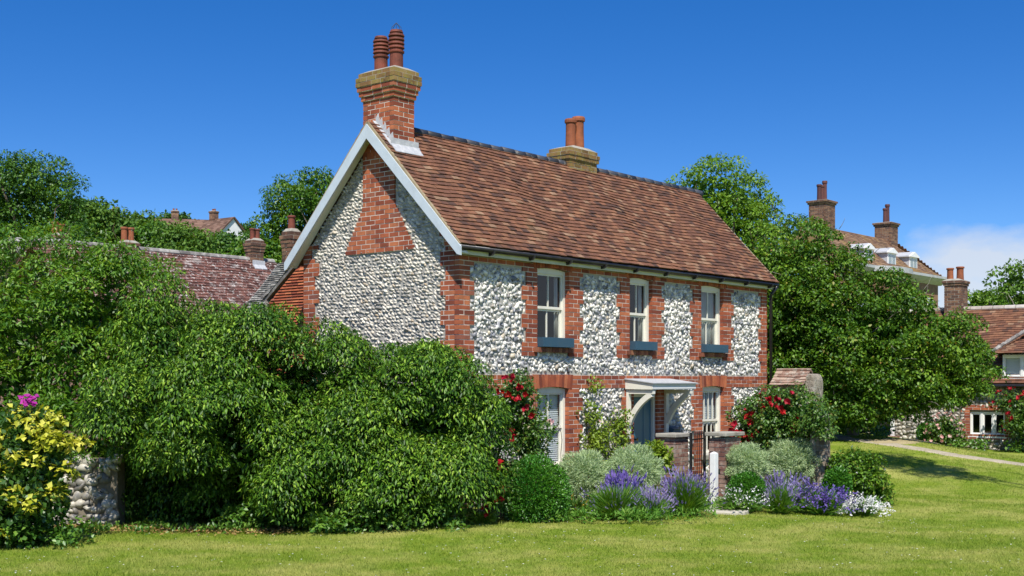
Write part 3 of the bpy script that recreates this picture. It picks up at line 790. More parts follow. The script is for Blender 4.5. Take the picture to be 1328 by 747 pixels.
# rear wing with its own stack, behind the gable
wy = WID
wing = MB(); wing.prism([(wy+.02, -.4), (wy+1.62, -.4), (wy+1.62, 3.52), (wy+.80, 4.12), (wy+.02, 4.12)], .55, 2.8, 'x')
wg = wing.build('rear_wing', M['brick'], cot)
tb_ = MB()
for k in range(44):
    z = 1.9+k*.052; ymax = wy+1.62 if z < 3.47 else wy+1.62-(z-3.47)/.60*.82
    if z > 4.06: break
    y = wy+.03+rng.uniform(0, .1)
    while y < ymax-.03:
        y2 = min(y+.17, ymax); tb_.add([(.545, y, z+.055), (.545, y2-.004, z+.055), (.515, y2-.004, z), (.515, y, z), (.552, y, z+.05), (.552, y2, z+.05)], [(0, 1, 2, 3), (3, 2, 5, 4)]); y = y2
tb_.build('tile_hanging', M['brick'], wg)
gb = MB(); gb.prism([(wy+1.63, 2.6), (wy+2.15, 2.6), (wy+2.15, 3.50), (wy+1.22, 4.20), (wy+.70, 4.20), (wy+1.63, 3.53)], .48, 2.85, 'x'); gk = gb.build('shoulder', M['grey_tile'], wg)
rt = MB()
roof_tiles(rt, (.475, wy+2.16, 2.62), -Y, Z, .52, .9, .11, .06)
d_ = unit(np.array([0, -.93, .70])); roof_tiles(rt, (.475, wy+2.16, 3.50), -Y, d_, .40, 1.15, .11, .06)
rt.build('grey_tiles', M['grey_tile'], gk)
chimney(wg, 1.08, 1.34, wy+1.66, wy+1.92, 3.4, 4.58, (.012, .022), 1, [(1.21, wy+1.79, .075, .28)], ('brown_brick', 'brown_brick'), 'pot')

# window boxes, letter box
for i, (a, b) in enumerate(UP):
    e = empty('window_box', (0, 0, 0), 0); c = (a+b)/2
    wx = P0[0]+math.cos(T)*c-math.sin(T)*(-.0); wy = P0[1]+math.sin(T)*c
    e.location = (wx, wy, UZ[0]); e.rotation_euler = (0, 0, T)
    hw = (b-a)/2-.01; mb = MB()
    mb.box(-hw, hw, -.125, -.107, .004, .165); mb.box(-hw, hw, .03, .048, .004, .165); mb.box(-hw, -hw+.018, -.106, .029, .004, .165); mb.box(hw-.018, hw, -.106, .029, .004, .165); mb.box(-hw+.02, hw-.02, -.105, .028, .006, .02)
    mb.build('trough', M['navy'], e, bevel=.003)
    q = MB(); q.box(-hw+.02, hw-.02, -.105, .028, .021, .14); q.build('soil', M['soil'], e)
    tag(e, ['slate blue window box under the upper window nearest the gable', 'slate blue window box under the upper window above the porch hood', 'slate blue window box under the curtained upper window'][i], 'window box', 'window boxes on the upper sills')
def W2(s, t, z=0): return np.array([P0[0]+math.cos(T)*s-math.sin(T)*t, P0[1]+math.sin(T)*s+math.cos(T)*t, z])
p = W2(6.0, -.004, .80); e = empty('letter_box', p, T, 'dark blue wall letter box under the porch bracket beside the door', 'letter box')
mb = MB(); mb.prism([(-.13, 0), (-.13, .27), (-.15, .285), (-.002, .34), (-.002, 0)], -.12, .12, 'x'); mb.build('body', M['navy'], e, bevel=.004)
mb = MB(); mb.box(-.08, .08, -.137, -.131, .2, .225); mb.build('slot', M['gutter'], e)

# ================================================================== ground, path, sky
def ground():
    def axis(a, b, fine0, fine1, d, grow=1.09):
        v = list(np.arange(fine0, fine1, d)); s = d; x = fine1
        while x < b: v.append(x); s *= grow; x += s
        s = d; x = fine0
        while x > a: s *= grow; x -= s; v.insert(0, x)
        return np.array(v)
    xs = axis(-260, 320, -12, 16, .35); ys = axis(-80, 520, 4, 40, .35)
    gxx, gyy = np.meshgrid(xs, ys); h = height(gxx, gyy)
    V = np.stack([gxx, gyy, h], -1).reshape(-1, 3); nx, ny = len(xs), len(ys)
    i = np.arange(ny-1)[:, None]*nx+np.arange(nx-1)[None]
    lp = np.stack([i, i+1, i+1+nx, i+nx], -1).reshape(-1)
    me = np_mesh('lawn', V, 4, lp, np.ones((len(V), 4)), True)
    m, nt = new_mat('lawn turf'); co = geoco(nt)
    n2 = noise(nt, 9, 6, co, .75); n3 = noise(nt, 70, 3, co)
    c = turf(nt, ramp(nt, n2.outputs[0], [(.25, (.12, .185, .014)), (.5, (.21, .28, .025)), (.75, (.33, .365, .05))]))
    c = mix(nt, maprange(nt, n3.outputs[0], .4, .75, 0, .6), c, (.045, .085, .010))
    finish(nt, c, .9, .1, n3.outputs[0], .7, .03)
    o = link('lawn', me, m); tag(o, kind='structure')
ground()
def strip(name, pts, w, mat, dz, edge=.1, label=None):
    pts = np.array(pts, float); q = []
    for a, b in zip(pts[:-1], pts[1:]):
        for t in np.linspace(0, 1, 12, endpoint=False): q.append(a+(b-a)*t)
    q.append(pts[-1]); q = np.array(q); d = np.gradient(q, axis=0); d = unit(d); s = np.stack([-d[:, 1], d[:, 0]], -1)
    V = []; k = 7
    for i, (p, n) in enumerate(zip(q, s)):
        ww = w*(1+rng.normal()*edge)
        for j in range(k):
            x = p+n*ww*((j/(k-1))-.5); V.append((x[0], x[1], hz(x[0], x[1])+dz*(1 if 0 < j < k-1 else -.6)))
    f = [(i*k+j, i*k+j+1, (i+1)*k+j+1, (i+1)*k+j) for i in range(len(q)-1) for j in range(k-1)]
    mb = MB(); mb.add(V, f); o = mb.build(name, mat, None, True); return tag(o, kind='structure')
def grit(name, a, b):
    m, nt = new_mat(name); co = geoco(nt); n = noise(nt, 3, 6, co, .7); n2 = noise(nt, 40, 3, co)
    c = ramp(nt, n.outputs[0], [(.3, a), (.7, b)]); finish(nt, c, .95, .1, n2.outputs[0], .6, .02); return m
def gp(px, py):            # point of the near-flat ground seen at that place of the photograph
    D = F*EYE/(py-YH)
    for _ in range(60): D = .5*D+.5*F*(EYE-hz(gx(px, D), D))/(py-YH)
    return np.array([gx(px, D), D])
strip('path', [gp(1400, 613), gp(1328, 603), gp(1240, 591), gp(1170, 579), gp(1100, 570), gp(1040, 561)], .55, grit('gritty path', (.30, .26, .19), (.44, .38, .28)), .02, .10)
strip('worn_track', [gp(1215, 577), gp(1165, 573.5), gp(1130, 574)], 1.0, grit('bare earth', (.30, .24, .13), (.42, .35, .2)), .02, .12)
# bed of soil round the house
def patch(name, poly, mat, dz):
    mb = MB(); c = np.mean(poly, axis=0); n = len(poly); V = [(c[0], c[1], hz(*c)+dz)]
    for t in (.5, .85, 1.0):
        for p in poly:
            q = c+(np.array(p)-c)*t; V.append((q[0], q[1], hz(*q)+(dz if t < .9 else -.02)))
    f = [(0, 1+i, 1+(i+1) % n) for i in range(n)]
    for r in range(2): f += [(1+r*n+i, 1+(r+1)*n+i, 1+(r+1)*n+(i+1) % n, 1+r*n+(i+1) % n) for i in range(n)]
    mb.add(V, f); o = mb.build(name, mat, None, True); return tag(o, kind='structure')
patch('flower_bed_soil', [gp(640, 672), gp(700, 676), gp(790, 673), gp(900, 668), gp(915, 658), W2(7.2, -.6)[:2], W2(5.4, -.3)[:2], W2(2, -.1)[:2], W2(0, -.2)[:2]], M['soil'], .05)
patch('flower_bed_soil', [gp(950, 658), gp(1020, 662), gp(1110, 662), gp(1130, 652), gp(1090, 636), W2(9.6, -.4)[:2], W2(7.6, -.5)[:2]], M['soil'], .05)

# ================================================================== hedge, wild shrub, left garden wall
HL, HW = .080, .036
A = [(at(325, 510, 17.8), (1.40, 1.05, 1.10)), (at(345, 600, 17.7), (1.2, .75, .85)), (at(215, 480, 18.0), (1.0, .95, 1.0)), (at(410, 515, 17.8), (.65, .8, .92)), (at(235, 550, 16.95), (1.2, .95, .62)), (at(200, 505, 17.8), (.7, .7, .50)), (at(240, 610, 18.9), (1.3, .45, .9)), (at(300, 590, 17.0), (.9, .7, .5)), (at(240, 640, 18.2), (1.15, .5, .62)), (at(455, 525, 17.7), (.60, .7, .78)), (at(225, 625, 18.9), (1.2, .4, .85)), (at(330, 640, 18.6), (1.2, .4, .7))]
plant('evergreen_hedge', 'tall domed evergreen hedge with layered drooping leaves, left of the cottage gable', 'hedge', (*at(330, 690, 18.4)[:2], 0),
      A, 160, 620, .40, .074, .027, L_['hedge'], .06, 'stem', gap=.22, fill=15000, up=.8, hang=.8, low=.02, back=.25, shell=(.70, 1.06), wood='stems', flat=.95, inner=.74, fsc=.70, limbs=40, jit=.42)
Bh = [(at(545, 565, 17.5), (1.02, .85, 1.12)), (at(470, 600, 17.2), (.8, .6, .9)), (at(600, 590, 17.6), (.38, .5, .74)), (at(400, 640, 17.0), (.8, .5, .5)), (at(535, 640, 17.0), (.95, .5, .45))]
plant('evergreen_hedge', 'lower evergreen hedge mound in front of the corner of the cottage', 'hedge', (*at(560, 690, 17.6)[:2], 0),
      Bh, 150, 600, .36, .072, .026, L_['hedge'], .06, 'stem', gap=.26, fill=8000, up=.8, hang=.8, low=.02, back=.25, shell=(.72, 1.06), wood='stems', flat=.95, inner=.74, fsc=.70, limbs=40, jit=.42)
Cw = [(at(40, 436, 19.0), (1.7, 1.2, 1.5)), (at(150, 432, 18.7), (1.0, .9, 1.15)), (at(-70, 430, 19.0), (1.4, 1.1, 1.5)), (at(30, 520, 18.3), (1.2, .7, .75)), (at(120, 520, 18.0), (.7, .6, .55)), (at(95, 590, 18.5), (1.3, .5, .62)), (at(-110, 560, 18.7), (1.5, .8, 1.1))]
plant('wild_shrub', 'rampant bright green climber spilling over the garden wall at the left edge', 'shrub', (*at(70, 680, 19.5)[:2], 0),
      Cw, 160, 330, .36, .085, .032, L_['wild'], .06, 'stem', fill=8000, up=.65, hang=.5, low=.1, back=.3, wood='stems', twigs=20, inner=.7, shell=(.72, 1.1), fsc=.72, gap=.42)
# arching butterfly-bush wands above it
def wands(name, label, cat, base, tops, leafmat, L=.13, W=.03, flower=None):
    base = np.array(base, float); e = empty(name, base, 0, label, cat); lv = Leaves(); mb = MB(); fl = Leaves()
    for tp in tops:
        tp = np.array(tp, float); b0 = base+np.array([(tp[0]-base[0])*.5, (tp[1]-base[1])*.5, (tp[2]-base[2])*.35])
        pts = limb(mb, b0-base, tp-base, .012, .003, .06, 6, 4)
        for i in range(26):
            t = .15+.85*rng.random(); k = min(int(t*6), 5); q = base+pts[k]+(pts[k+1]-pts[k])*(t*6-k)
            d = rdir(2)*.8; d[:, 2] = abs(d[:, 2])*.4+.1-.5*rng.random(2)
            lv.add(np.array([q, q]), d*.3+np.array([0, 0, 1.]), d, L*rng.uniform(.6, 1.2, 2), W)
        if flower:
            k = 14; t = rng.random((k, 1)); dd = unit(pts[-1]-pts[-2]); P = tp+dd*.12*t
            fl.add(P, rdir(k), rdir(k)+dd, .018, .016)
    mb.build('stems', M['stem'], e); lv.build('leaves', leafmat, e, base, .25)
    if flower: tag(fl.build('petals', flower, e, base), kind='stuff')
    return e
tops = [at(x, y, d) for x, y, d in [(-10, 322, 19.6), (12, 300, 19.6), (28, 310, 19.4), (52, 312, 19.3), (75, 318, 19.5), (90, 302, 19.6), (108, 318, 19.3), (122, 330, 19.4), (138, 308, 19.6), (150, 322, 19.2), (163, 320, 19.4),
        (170, 305, 19.4), (180, 335, 19.2), (188, 322, 19.3), (195, 345, 19.1), (207, 365, 19.0), (150, 350, 18.8), (130, 370, 18.6), (175, 370, 18.6), (190, 390, 18.5), (165, 400, 18.4), (110, 350, 18.7), (198, 405, 18.5), (215, 390, 18.7), (140, 340, 18.8), (160, 345, 18.7)]]
wands('butterfly_bush', 'butterfly bush with long arching wands rising against the lichened roof', 'shrub', (*at(140, 680, 19.0)[:2], 0), tops, L_['butter'], .15, .032, petal('pale bud', (.35, .38, .22), (.5, .5, .35)))
# ivy creeping at the hedge foot
lv = Leaves(); bx = np.array([*at(440, 690, 16.7)[:2], 0])
for i in range(170):
    px = rng.uniform(290, 600); D = rng.uniform(16.4, 17.0)+.4*(px < 400); hgt = .12+.30*math.exp(-((px-530)/70)**2)+.22*math.exp(-((px-350)/60)**2)
    c = np.array([gx(px, D), D+rng.uniform(-.1, .25), rng.uniform(.0, hgt)]); clump(lv, c, (.16, .16, .11), 46, .062, .045, .9, .2, -.2)
e = empty('ground_ivy', bx, 0, 'low mat of ground ivy along the foot of the two hedges', 'ivy'); lv.build('leaves', L_['mid'], e, bx)
lv = Leaves(); bx = np.array([*at(270, 690, 16.6)[:2], 0])
for i in range(60):
    px = rng.uniform(110, 330); D = rng.uniform(16.3, 17.2); c = np.array([gx(px, D), D, .02]); clump(lv, c, (.10, .10, .07), 14, .06, .03, .9, -.5, -.1)
e = empty('weeds', bx, 0, 'sparse low weeds along the wall foot beside the fallen leaves', 'weeds'); lv.build('leaves', L_['mid'], e, bx); tag(e, kind='stuff')
# fallen leaves
lv = Leaves(); n = 2200; px = rng.uniform(60, 380, n); D = rng.normal(16.9, .25, n); P = np.stack([gx(px, D), D, height(gx(px, D), D)+.015+.03*rng.random(n)], -1)
lv.add(P, rng.normal(size=(n, 3))*.5+Z, rng.normal(size=(n, 3))*np.array([1, 1, .2]), rng.uniform(.03, .075, n), rng.uniform(.02, .045, n))
o = lv.build('fallen_leaves', L_['dry'], None); tag(o, 'dry fallen leaves strewn along the foot of the wall and hedge', 'fallen leaves', kind='stuff')
# flint garden wall behind the hedges
wl = empty('flint_garden_wall', (*at(100, 672, 17.3)[:2], 0), 0, 'old flint garden wall showing below the hedge at left', 'wall')
wb = np.array(wl.location)
mb = MB(); mb.box(-4.2, .54, .06, .4, -.3, .92); mb.build('wall_core', M['old_mortar'], wl)
P = []; sz = []; z = .0
while z < .98:
    x = -4.2
    while x < .46+.12*math.sin(z*9):
        P.append((x+rng.normal()*.02, .05+rng.normal()*.012, z+rng.normal()*.02)); s = rng.uniform(.06, .115); sz.append((s*1.2, s*.95, .09)); x += rng.uniform(.08, .13)
    z += .10
stones('flint_stones', np.array(P), X, -Y, np.array(sz), M['rubble'], wl, .48, .8)
lv = Leaves()
for i in range(60):
    t = rng.random(); c = wb+np.array([rng.uniform(-1.6, .62), rng.uniform(-.05, .3), .93+rng.normal()*.09-.35*(t > .75)*rng.random()]); clump(lv, c, (.17, .15, .12), 60, .066, .026, .7, .6, -.3)
lv.build('ivy', L_['wild'], wl, wb)

# yellow shrub with a clematis flower
yb = np.array([*at(45, 704, 15.3)[:2], 0])
pl, cl, _ = plant('golden_shrub', 'golden leaved shrub standing in front of the flint wall at left', 'shrub', yb, [(at(35, 600, 15.3), (.60, .5, .62)), (at(10, 660, 15.2), (.6, .5, .45))],
      70, 30, .15, .085, .066, L_['yellow'], .025, 'stem', fill=0, up=1.1, hang=.15, low=-.1, jit=.6, part='golden_leaves', wood='stems', limbs=22)
lv = Leaves()
foliage_fill(lv, [(at(35, 590, 15.35), (.55, .45, .65)), (at(15, 650, 15.2), (.7, .5, .6))], 5200, .05, .03, .98); lv.build('green_leaves', L_['rose'], pl, yb)
lv = Leaves()
for i in range(80): clump(lv, np.array([gx(rng.uniform(-40, 105), 15.2), 15.2+rng.uniform(-.35, .3), rng.uniform(0, .3)]), (.12, .12, .1), 22, .065, .05, .8, .2)
e = empty('undergrowth', yb, 0, 'dark green undergrowth beneath the golden shrub', 'undergrowth'); lv.build('leaves', L_['mid'], e, yb); tag(e, kind='stuff')
c0 = at(35, 519, 15.2); e = empty('clematis', c0-np.array([0, 0, .35]), 0, 'magenta clematis flowers on top of the golden shrub', 'flower')
mb = MB(); mb.tube([(0, .05, 0), (.02, 0, .2), (0, 0, .33)], [.006, .005, .004], 5); mb.build('stem', M['stem'], e)
P = c0+rng.normal(size=(7, 3))*np.array([.055, .05, .03]); blossoms(P, unit(rdir(9)*.5+np.array([0, -.6, .6])), .13, P_['magenta'], e, c0-np.array([0, 0, .35]), 7, 'bloom', .15)

# ================================================================== planting round the house
def ball(name, label, px, py, D, r, rz, mat, n, L, W, cat='bush', group=None, z0=0, rough=.06):
    c = at(px, py, D); b = np.array([c[0], c[1], hz(c[0], c[1])]); e = empty(name, b, 0, label, cat, group)
    d = rdir(n); d = d[d[:, 2] > -.85]; k = len(d)
    bump = 1+rough*np.sin(d[:, :1]*7+d[:, 1:2]*5)*np.sin(d[:, 2:]*8+1)+rng.normal(size=(k, 1))*.035
    P = c+d*np.array([r, r, rz])*bump*(.80+.2*rng.random((k, 1))**.4)
    P[:, 2] = np.maximum(P[:, 2], b[2]+.01)
    lv = Leaves(); lv.add(P, d*.5+rdir(k)*.7+Z*.3, d+rdir(k)*.7+Z*.25, L*rng.uniform(.7, 1.3, k), W*rng.uniform(.7, 1.3, k))
    lv.add(c+rdir(n//8)*np.array([r, r, rz])*.7, rdir(n//8), rdir(n//8), L*2, W*3)
    lv.build('leaves', mat, e, b)
    mb = MB()
    for i in range(7):
        q = c+rdir(1)[0]*np.array([r, r, rz])*.6-b; limb(mb, (0, 0, -.05), q, .02, .006)
    mb.build('stems', M['stem'], e); return e, b
ball('clipped_box', 'large dark green clipped box ball below the left ground floor window', 692, 640, 17.7, .50, .52, L_['box'], 15000, .034, .02, 'box bush', 'clipped box balls')
ball('clipped_box', 'small clipped box ball in front of the right gate pier', 968, 638, 19.3, .285, .29, L_['box'], 7000, .034, .02, 'box bush', 'clipped box balls')
ball('clipped_box', 'small loose box bush beside the white flowered shrub', 1086, 628, 19.6, .21, .25, L_['box'], 4000, .036, .022, 'box bush')
# climbing rose left of the window
rb = W2(1.0, -.55, 0)
pl, cl, _ = plant('climbing_rose', 'dark red climbing rose between the hedge and the left ground floor window', 'rose', rb, [(at(668, 535, 18.4), (.36, .30, .62)), (at(648, 630, 17.6), (.36, .3, .52)), (at(685, 570, 18.4), (.26, .3, .42))],
      80, 75, .16, .05, .032, L_['rose'], .02, 'stem', up=.5, hang=.3, part='leaves', wood='stems', limbs=26, fill=1600)
P = []; 
for px, py, D in [(664, 493, 18.1), (658, 492, 18.1), (645, 507, 18.0), (654, 513, 17.95), (660, 510, 18), (676, 506, 18.1), (672, 516, 18.1), (668, 521, 18), (680, 514, 18.1), (690, 541, 18.1), (649, 562, 18), (664, 570, 18), (686, 526, 18.2), (644, 603, 17.3), (647, 598, 17.3),
                  (629, 612, 17.2), (634, 633, 17.2), (639, 637, 17.2), (645, 640, 17.2), (650, 645, 17.2), (637, 628, 17.2), (631, 660, 17.2), (635, 664, 17.2), (626, 636, 17.2), (652, 634, 17.3), (640, 650, 17.2), (665, 558, 18), (672, 500, 18.1)]:
    for q in range(2): P.append(at(px+rng.normal()*2.5, py+rng.normal()*2.5, D-.12))
P = np.array(P); blossoms(P, unit(rdir(len(P))*.7+np.array([0, -.6, .4])), .11, P_['red'], pl, rb, 12)
q = W2(2.42, -.12, 0); e = empty('pink_rose', (q[0], q[1], .5), 0, 'single pale pink rose on a long stem in front of the left ground floor window', 'rose')
c0 = at(715, 549, 20.3); mb = MB(); b0 = np.array([q[0], q[1], .5]); limb(mb, (0, 0, 0), c0-b0, .006, .004, .08, 5, 5); mb.build('stem', M['stem'], e)
blossoms(c0+rng.normal(size=(3, 3))*.02, unit(np.array([[0, -.7, .5], [.3, -.7, .3], [-.3, -.7, .2]])), .13, P_['pink'], e, b0, 12)
lv = Leaves(); n = 26; P = c0+rng.normal(size=(n, 3))*np.array([.1, .05, .14])-np.array([.08, 0, .12]); lv.add(P, rdir(n)+Z, rdir(n), .055, .035); lv.build('leaves', L_['rose'], e, b0)
# wall climber left of the door
def wallplant(name, label, pts, n, L, W, mat, cat, fl=None, nf=0, fsz=.07, depth=.16):
    b = W2(pts[0][0], -.1, 0); e = empty(name, b, 0, label, cat); mb = MB(); lv = Leaves(); FP = []
    for s0, z0, s1, z1, k in pts:
        p, q = W2(s0, -.07, z0), W2(s1, -.09, z1); pp = limb(mb, p-b, q-b, .016, .006, .10, 7, 5)
        for i in range(k):
            t = rng.random(); j = min(int(t*7), 6); c = b+pp[j]+(pp[j+1]-pp[j])*(t*7-j)
            c = c+W2(0, 0)*0+np.array([.76, -.65, 0])*rng.uniform(0, depth)+np.array([.65, .76, 0])*rng.normal()*.10+Z*rng.normal()*.07
            clump(lv, c, (.08, .08, .07), n, L, W, .5, .35, -.8); FP.append(c)
    mb.build('stems', M['stem'], e); lv.build('leaves', mat, e, b)
    if nf:
        P = np.array(FP)[rng.integers(0, len(FP), nf)]+np.array([.08, -.1, .02]); blossoms(P, unit(rdir(nf)*.5+np.array([.5, -.7, .3])), fsz, fl, e, b, 9)
    return e
wallplant('climbing_plant', 'leafy climber trained up the flint between the left window and the door', [(3.35, .1, 3.42, 2.05, 60), (3.5, .2, 3.9, 1.3, 30), (3.4, .9, 4.15, 1.35, 40), (4.0, .2, 4.22, 1.4, 44), (3.4, .3, 3.2, 1.6, 20), (3.8, .2, 4.15, 1.0, 30)], 15, .06, .042, L_['lime'], 'climber', P_['peach'], 5, .06)
# red rose right of the right window
rr = W2(9.0, -.8, 0)
pl, cl, _ = plant('climbing_rose', 'wide red flowered rose bush against the garden wall right of the cottage', 'rose', rr, [(at(1022, 548, 21.1), (.62, .40, .60)), (at(975, 560, 21.6), (.34, .35, .52)), (at(1050, 540, 20.5), (.22, .22, .33)), (at(1020, 590, 21.2), (.5, .3, .35)), (at(1064, 552, 20.2), (.14, .14, .28))],
      110, 85, .19, .06, .038, L_['rose'], .03, 'stem', up=.5, hang=.4, part='leaves', wood='stems', limbs=26, fill=2500)
P = []
for px, py in [(985, 517), (983, 524), (1003, 521), (1006, 517), (1001, 525), (951, 548), (970, 535), (975, 541), (979, 545), (969, 545), (985, 549), (980, 560), (984, 563), (976, 563), (949, 560), (954, 563), (957, 568), (962, 563), (950, 567), (955, 558), (970, 573), (975, 577), (980, 578), (984, 580), (968, 580), (1037, 544), (1030, 560), (1029, 557), (1049, 570), (1052, 555), (1048, 566), (1022, 517), (1013, 532)]:
    for q in range(2): P.append(at(px+rng.normal()*2.5, py+rng.normal()*2.5, 20.65 if px > 990 else 21.2))
P = np.array(P); blossoms(P, unit(rdir(len(P))*.7+np.array([0, -.6, .4])), .135, P_['red'], pl, rr, 12)
def tuft(name, label, cat, px, py, D, r, h, n, leafL, leafW, mat, flm=None, nf=0, fs=(.06, .02), group=None, spread=.8, head=3, dome=True):
    """stems fanning out of one root into a dome, with flower heads at their tips"""
    c = at(px, py, D); b = np.array([c[0], c[1], hz(c[0], c[1])]); e = empty(name, b, 0, label, cat, group); lv = Leaves()
    th = rng.random(n)*2*math.pi; q = np.sqrt(rng.random(n))*spread; tip = np.stack([np.cos(th)*q*r, np.sin(th)*q*r, h*np.sqrt(np.maximum(0, 1-q*q*.75))*(.58+.5*rng.random(n))], -1)
    ph = rng.random(3)*6.28; lob = 1+.30*np.sin(2*th+ph[0])+.18*np.sin(3*th+ph[1])+.12*np.sin(5*th+ph[2]); tip = tip*np.stack([lob, lob, .8+.25*lob], -1)
    flop = rng.random(n) < .16; tip[flop] *= np.array([1.35, 1.35, .55])
    t0 = rng.uniform(.12, .75, n)[:, None]; P = b+tip*np.array([.8, .8, 1])*t0; d = tip*np.array([1.1, 1.1, 1])*(1-t0)
    Ln = np.linalg.norm(d, axis=1); lv.add(P, rdir(n), d, np.minimum(Ln, leafL*rng.uniform(.7, 1.4, n)), leafW*rng.uniform(.7, 1.3, n)); lv.build('foliage', mat, e, b, .05)
    if nf:
        k = rng.integers(0, n, nf); T_ = b+tip[k]; dd = unit(tip[k]*np.array([.8, .8, 1])); fv = Leaves()
        for i in range(head): fv.add(T_+dd*rng.uniform(-.05, .07, (nf, 1)), rdir(nf), dd+rdir(nf)*(.35 if fs[1] < fs[0]*.5 else 1.2), fs[0]*rng.uniform(.7, 1.4, nf), fs[1])
        tag(fv.build('petals', flm, e, b, .05), kind='stuff')
    return e
SG = 'santolina mounds in the flower beds'
def santolina(label, px, py, D, r, h): 
    e, b = ball('santolina', label, px, py, D, r, h, L_['santolina'], int(11000*r/.4), .055, .011, 'shrub', SG, rough=.22); return e
santolina('pale grey santolina mound between the box ball and violet lavender', 757, 620, 18.9, .40, .36)
santolina('broad pale grey santolina mound behind the violet lavender, left of the door', 822, 618, 19.0, .40, .42)
santolina('rounded grey santolina mound right of the white gate post', 968, 603, 20.1, .31, .30)
santolina('wide sloping grey santolina mound under the red rose', 1028, 600, 20.7, .44, .36)
LG = 'lavender clumps in the flower beds'
tuft('lavender', 'spreading green lavender with few mauve heads at the front of the bed', 'lavender', 800, 672, 17.9, .58, .48, 4200, .22, .010, L_['lav'], P_['mauve'], 120, (.045, .014), LG)
tuft('lavender', 'bright violet lavender spikes in front of the broad santolina', 'lavender', 806, 650, 18.3, .30, .56, 900, .25, .008, L_['lav'], P_['deepviolet'], 250, (.075, .028), LG)
tuft('lavender', 'pale mauve lavender drooping over the lawn edge at the foot of the green lavender', 'lavender', 846, 674, 17.8, .30, .36, 900, .2, .009, L_['lav'], P_['mauve'], 150, (.06, .02), LG)
tuft('lavender', 'large violet lavender bush left of the slab and gate post', 'lavender', 888, 668, 18.3, .50, .58, 3600, .24, .010, L_['lav'], P_['violet'], 330, (.06, .02), LG)
tuft('lavender', 'grey mauve lavender leaning in front of the wide santolina', 'lavender', 1012, 636, 19.9, .42, .48, 1600, .22, .010, L_['lav'], P_['violet'], 200, (.065, .02), LG)
tuft('lavender', 'soft grey green lavender right of the small box ball', 'lavender', 1012, 662, 19.0, .42, .42, 2200, .2, .010, L_['lav'], P_['mauve'], 160, (.05, .016), LG)
tuft('catmint', 'deep violet bellflower patch at the lawn edge', 'flower', 1066, 664, 19.0, .36, .40, 1500, .16, .014, L_['lav'], P_['deepviolet'], 280, (.045, .03), None, .95)
tuft('catmint', 'blue violet catmint between the lavender and the bellflowers', 'flower', 1042, 658, 19.2, .26, .46, 900, .16, .012, L_['lav'], P_['violet'], 150, (.05, .026))
tuft('fleabane', 'white daisy flowered fleabane at the foot of the white post', 'flower', 958, 664, 18.95, .50, .34, 2400, .09, .014, L_['mid'], P_['white'], 110, (.026, .022), None, .97, 4)
tuft('fleabane', 'white daisy clump at the right end of the bed on the lawn', 'flower', 1116, 668, 19.0, .40, .25, 1600, .09, .014, L_['mid'], P_['white'], 260, (.03, .026), None, .97, 4)
tuft('poppy_stems', 'dry yellow brown flower stems behind the santolina', 'flower', 780, 628, 19.3, .18, .62, 260, .2, .012, L_['dry'], P_['gold'], 60, (.04, .03))
tuft('low_plant', 'mixed dry brown green low plants right of the large box ball', 'plant', 748, 676, 18.1, .36, .32, 900, .1, .02, L_['rose'], P_['gold'], 30, (.03, .02))
pl, cl, _ = plant('lime_shrub', 'lime green leafy shrub beside the left gate pier', 'shrub', (*at(851, 650, 19.6)[:2], .02), [(at(850, 597, 19.6), (.22, .2, .28))], 26, 30, .11, .085, .05, L_['lime'], .015, 'stem', part='leaves', wood='stems', up=.9, hang=.1, fill=300)
ws = (*at(1110, 650, 20.3)[:2], hz(*at(1110, 650, 20.3)[:2]))
pl, cl, _ = plant('white_flowered_shrub', 'dark glossy shrub with a few white flowers at the end of the bed', 'shrub', ws, [(at(1110, 617, 20.3), (.42, .42, .42)), (at(1132, 635, 20.2), (.22, .25, .26))], 60, 85, .16, .06, .036, L_['fig'], .02, 'stem', part='leaves', wood='stems', fill=1500, up=.7, hang=.3)
P, d = on_clumps(cl, 14, .16); blossoms(P, d, .05, P_['white'], pl, np.array(ws), 7)
tuft('low_plant', 'bright low green plants at the foot of the hedge beside the box ball', 'plant', 625, 684, 17.2, .35, .16, 500, .08, .035, L_['lime'])
tuft('yellow_lily', 'pale tan flower spikes in front of the red rose', 'flower', 1016, 612, 20.9, .15, .85, 60, .3, .012, L_['lime'], P_['gold'], 26, (.06, .04))

lv = Leaves(); lw_ = Leaves(); bx = np.array([*gp(800, 672), 0])
for i in range(330):
    if i % 3: px, py = rng.uniform(715, 925), rng.uniform(655, 681)
    else: px, py = rng.uniform(945, 1140), rng.uniform(645, 668)
    q = gp(px, py); c = np.array([q[0], q[1], hz(*q)+rng.uniform(.02, .13)]); clump(lv, c, (.10, .10, .09), 22, rng.uniform(.05, .10), rng.uniform(.012, .03), .5, -.5, -.1, .9)
e = empty('ground_cover', bx, 0, 'low mixed green ground cover filling the front of the flower beds', 'ground cover'); lv.build('foliage', L_['lav'], e, bx); tag(e, kind='stuff')
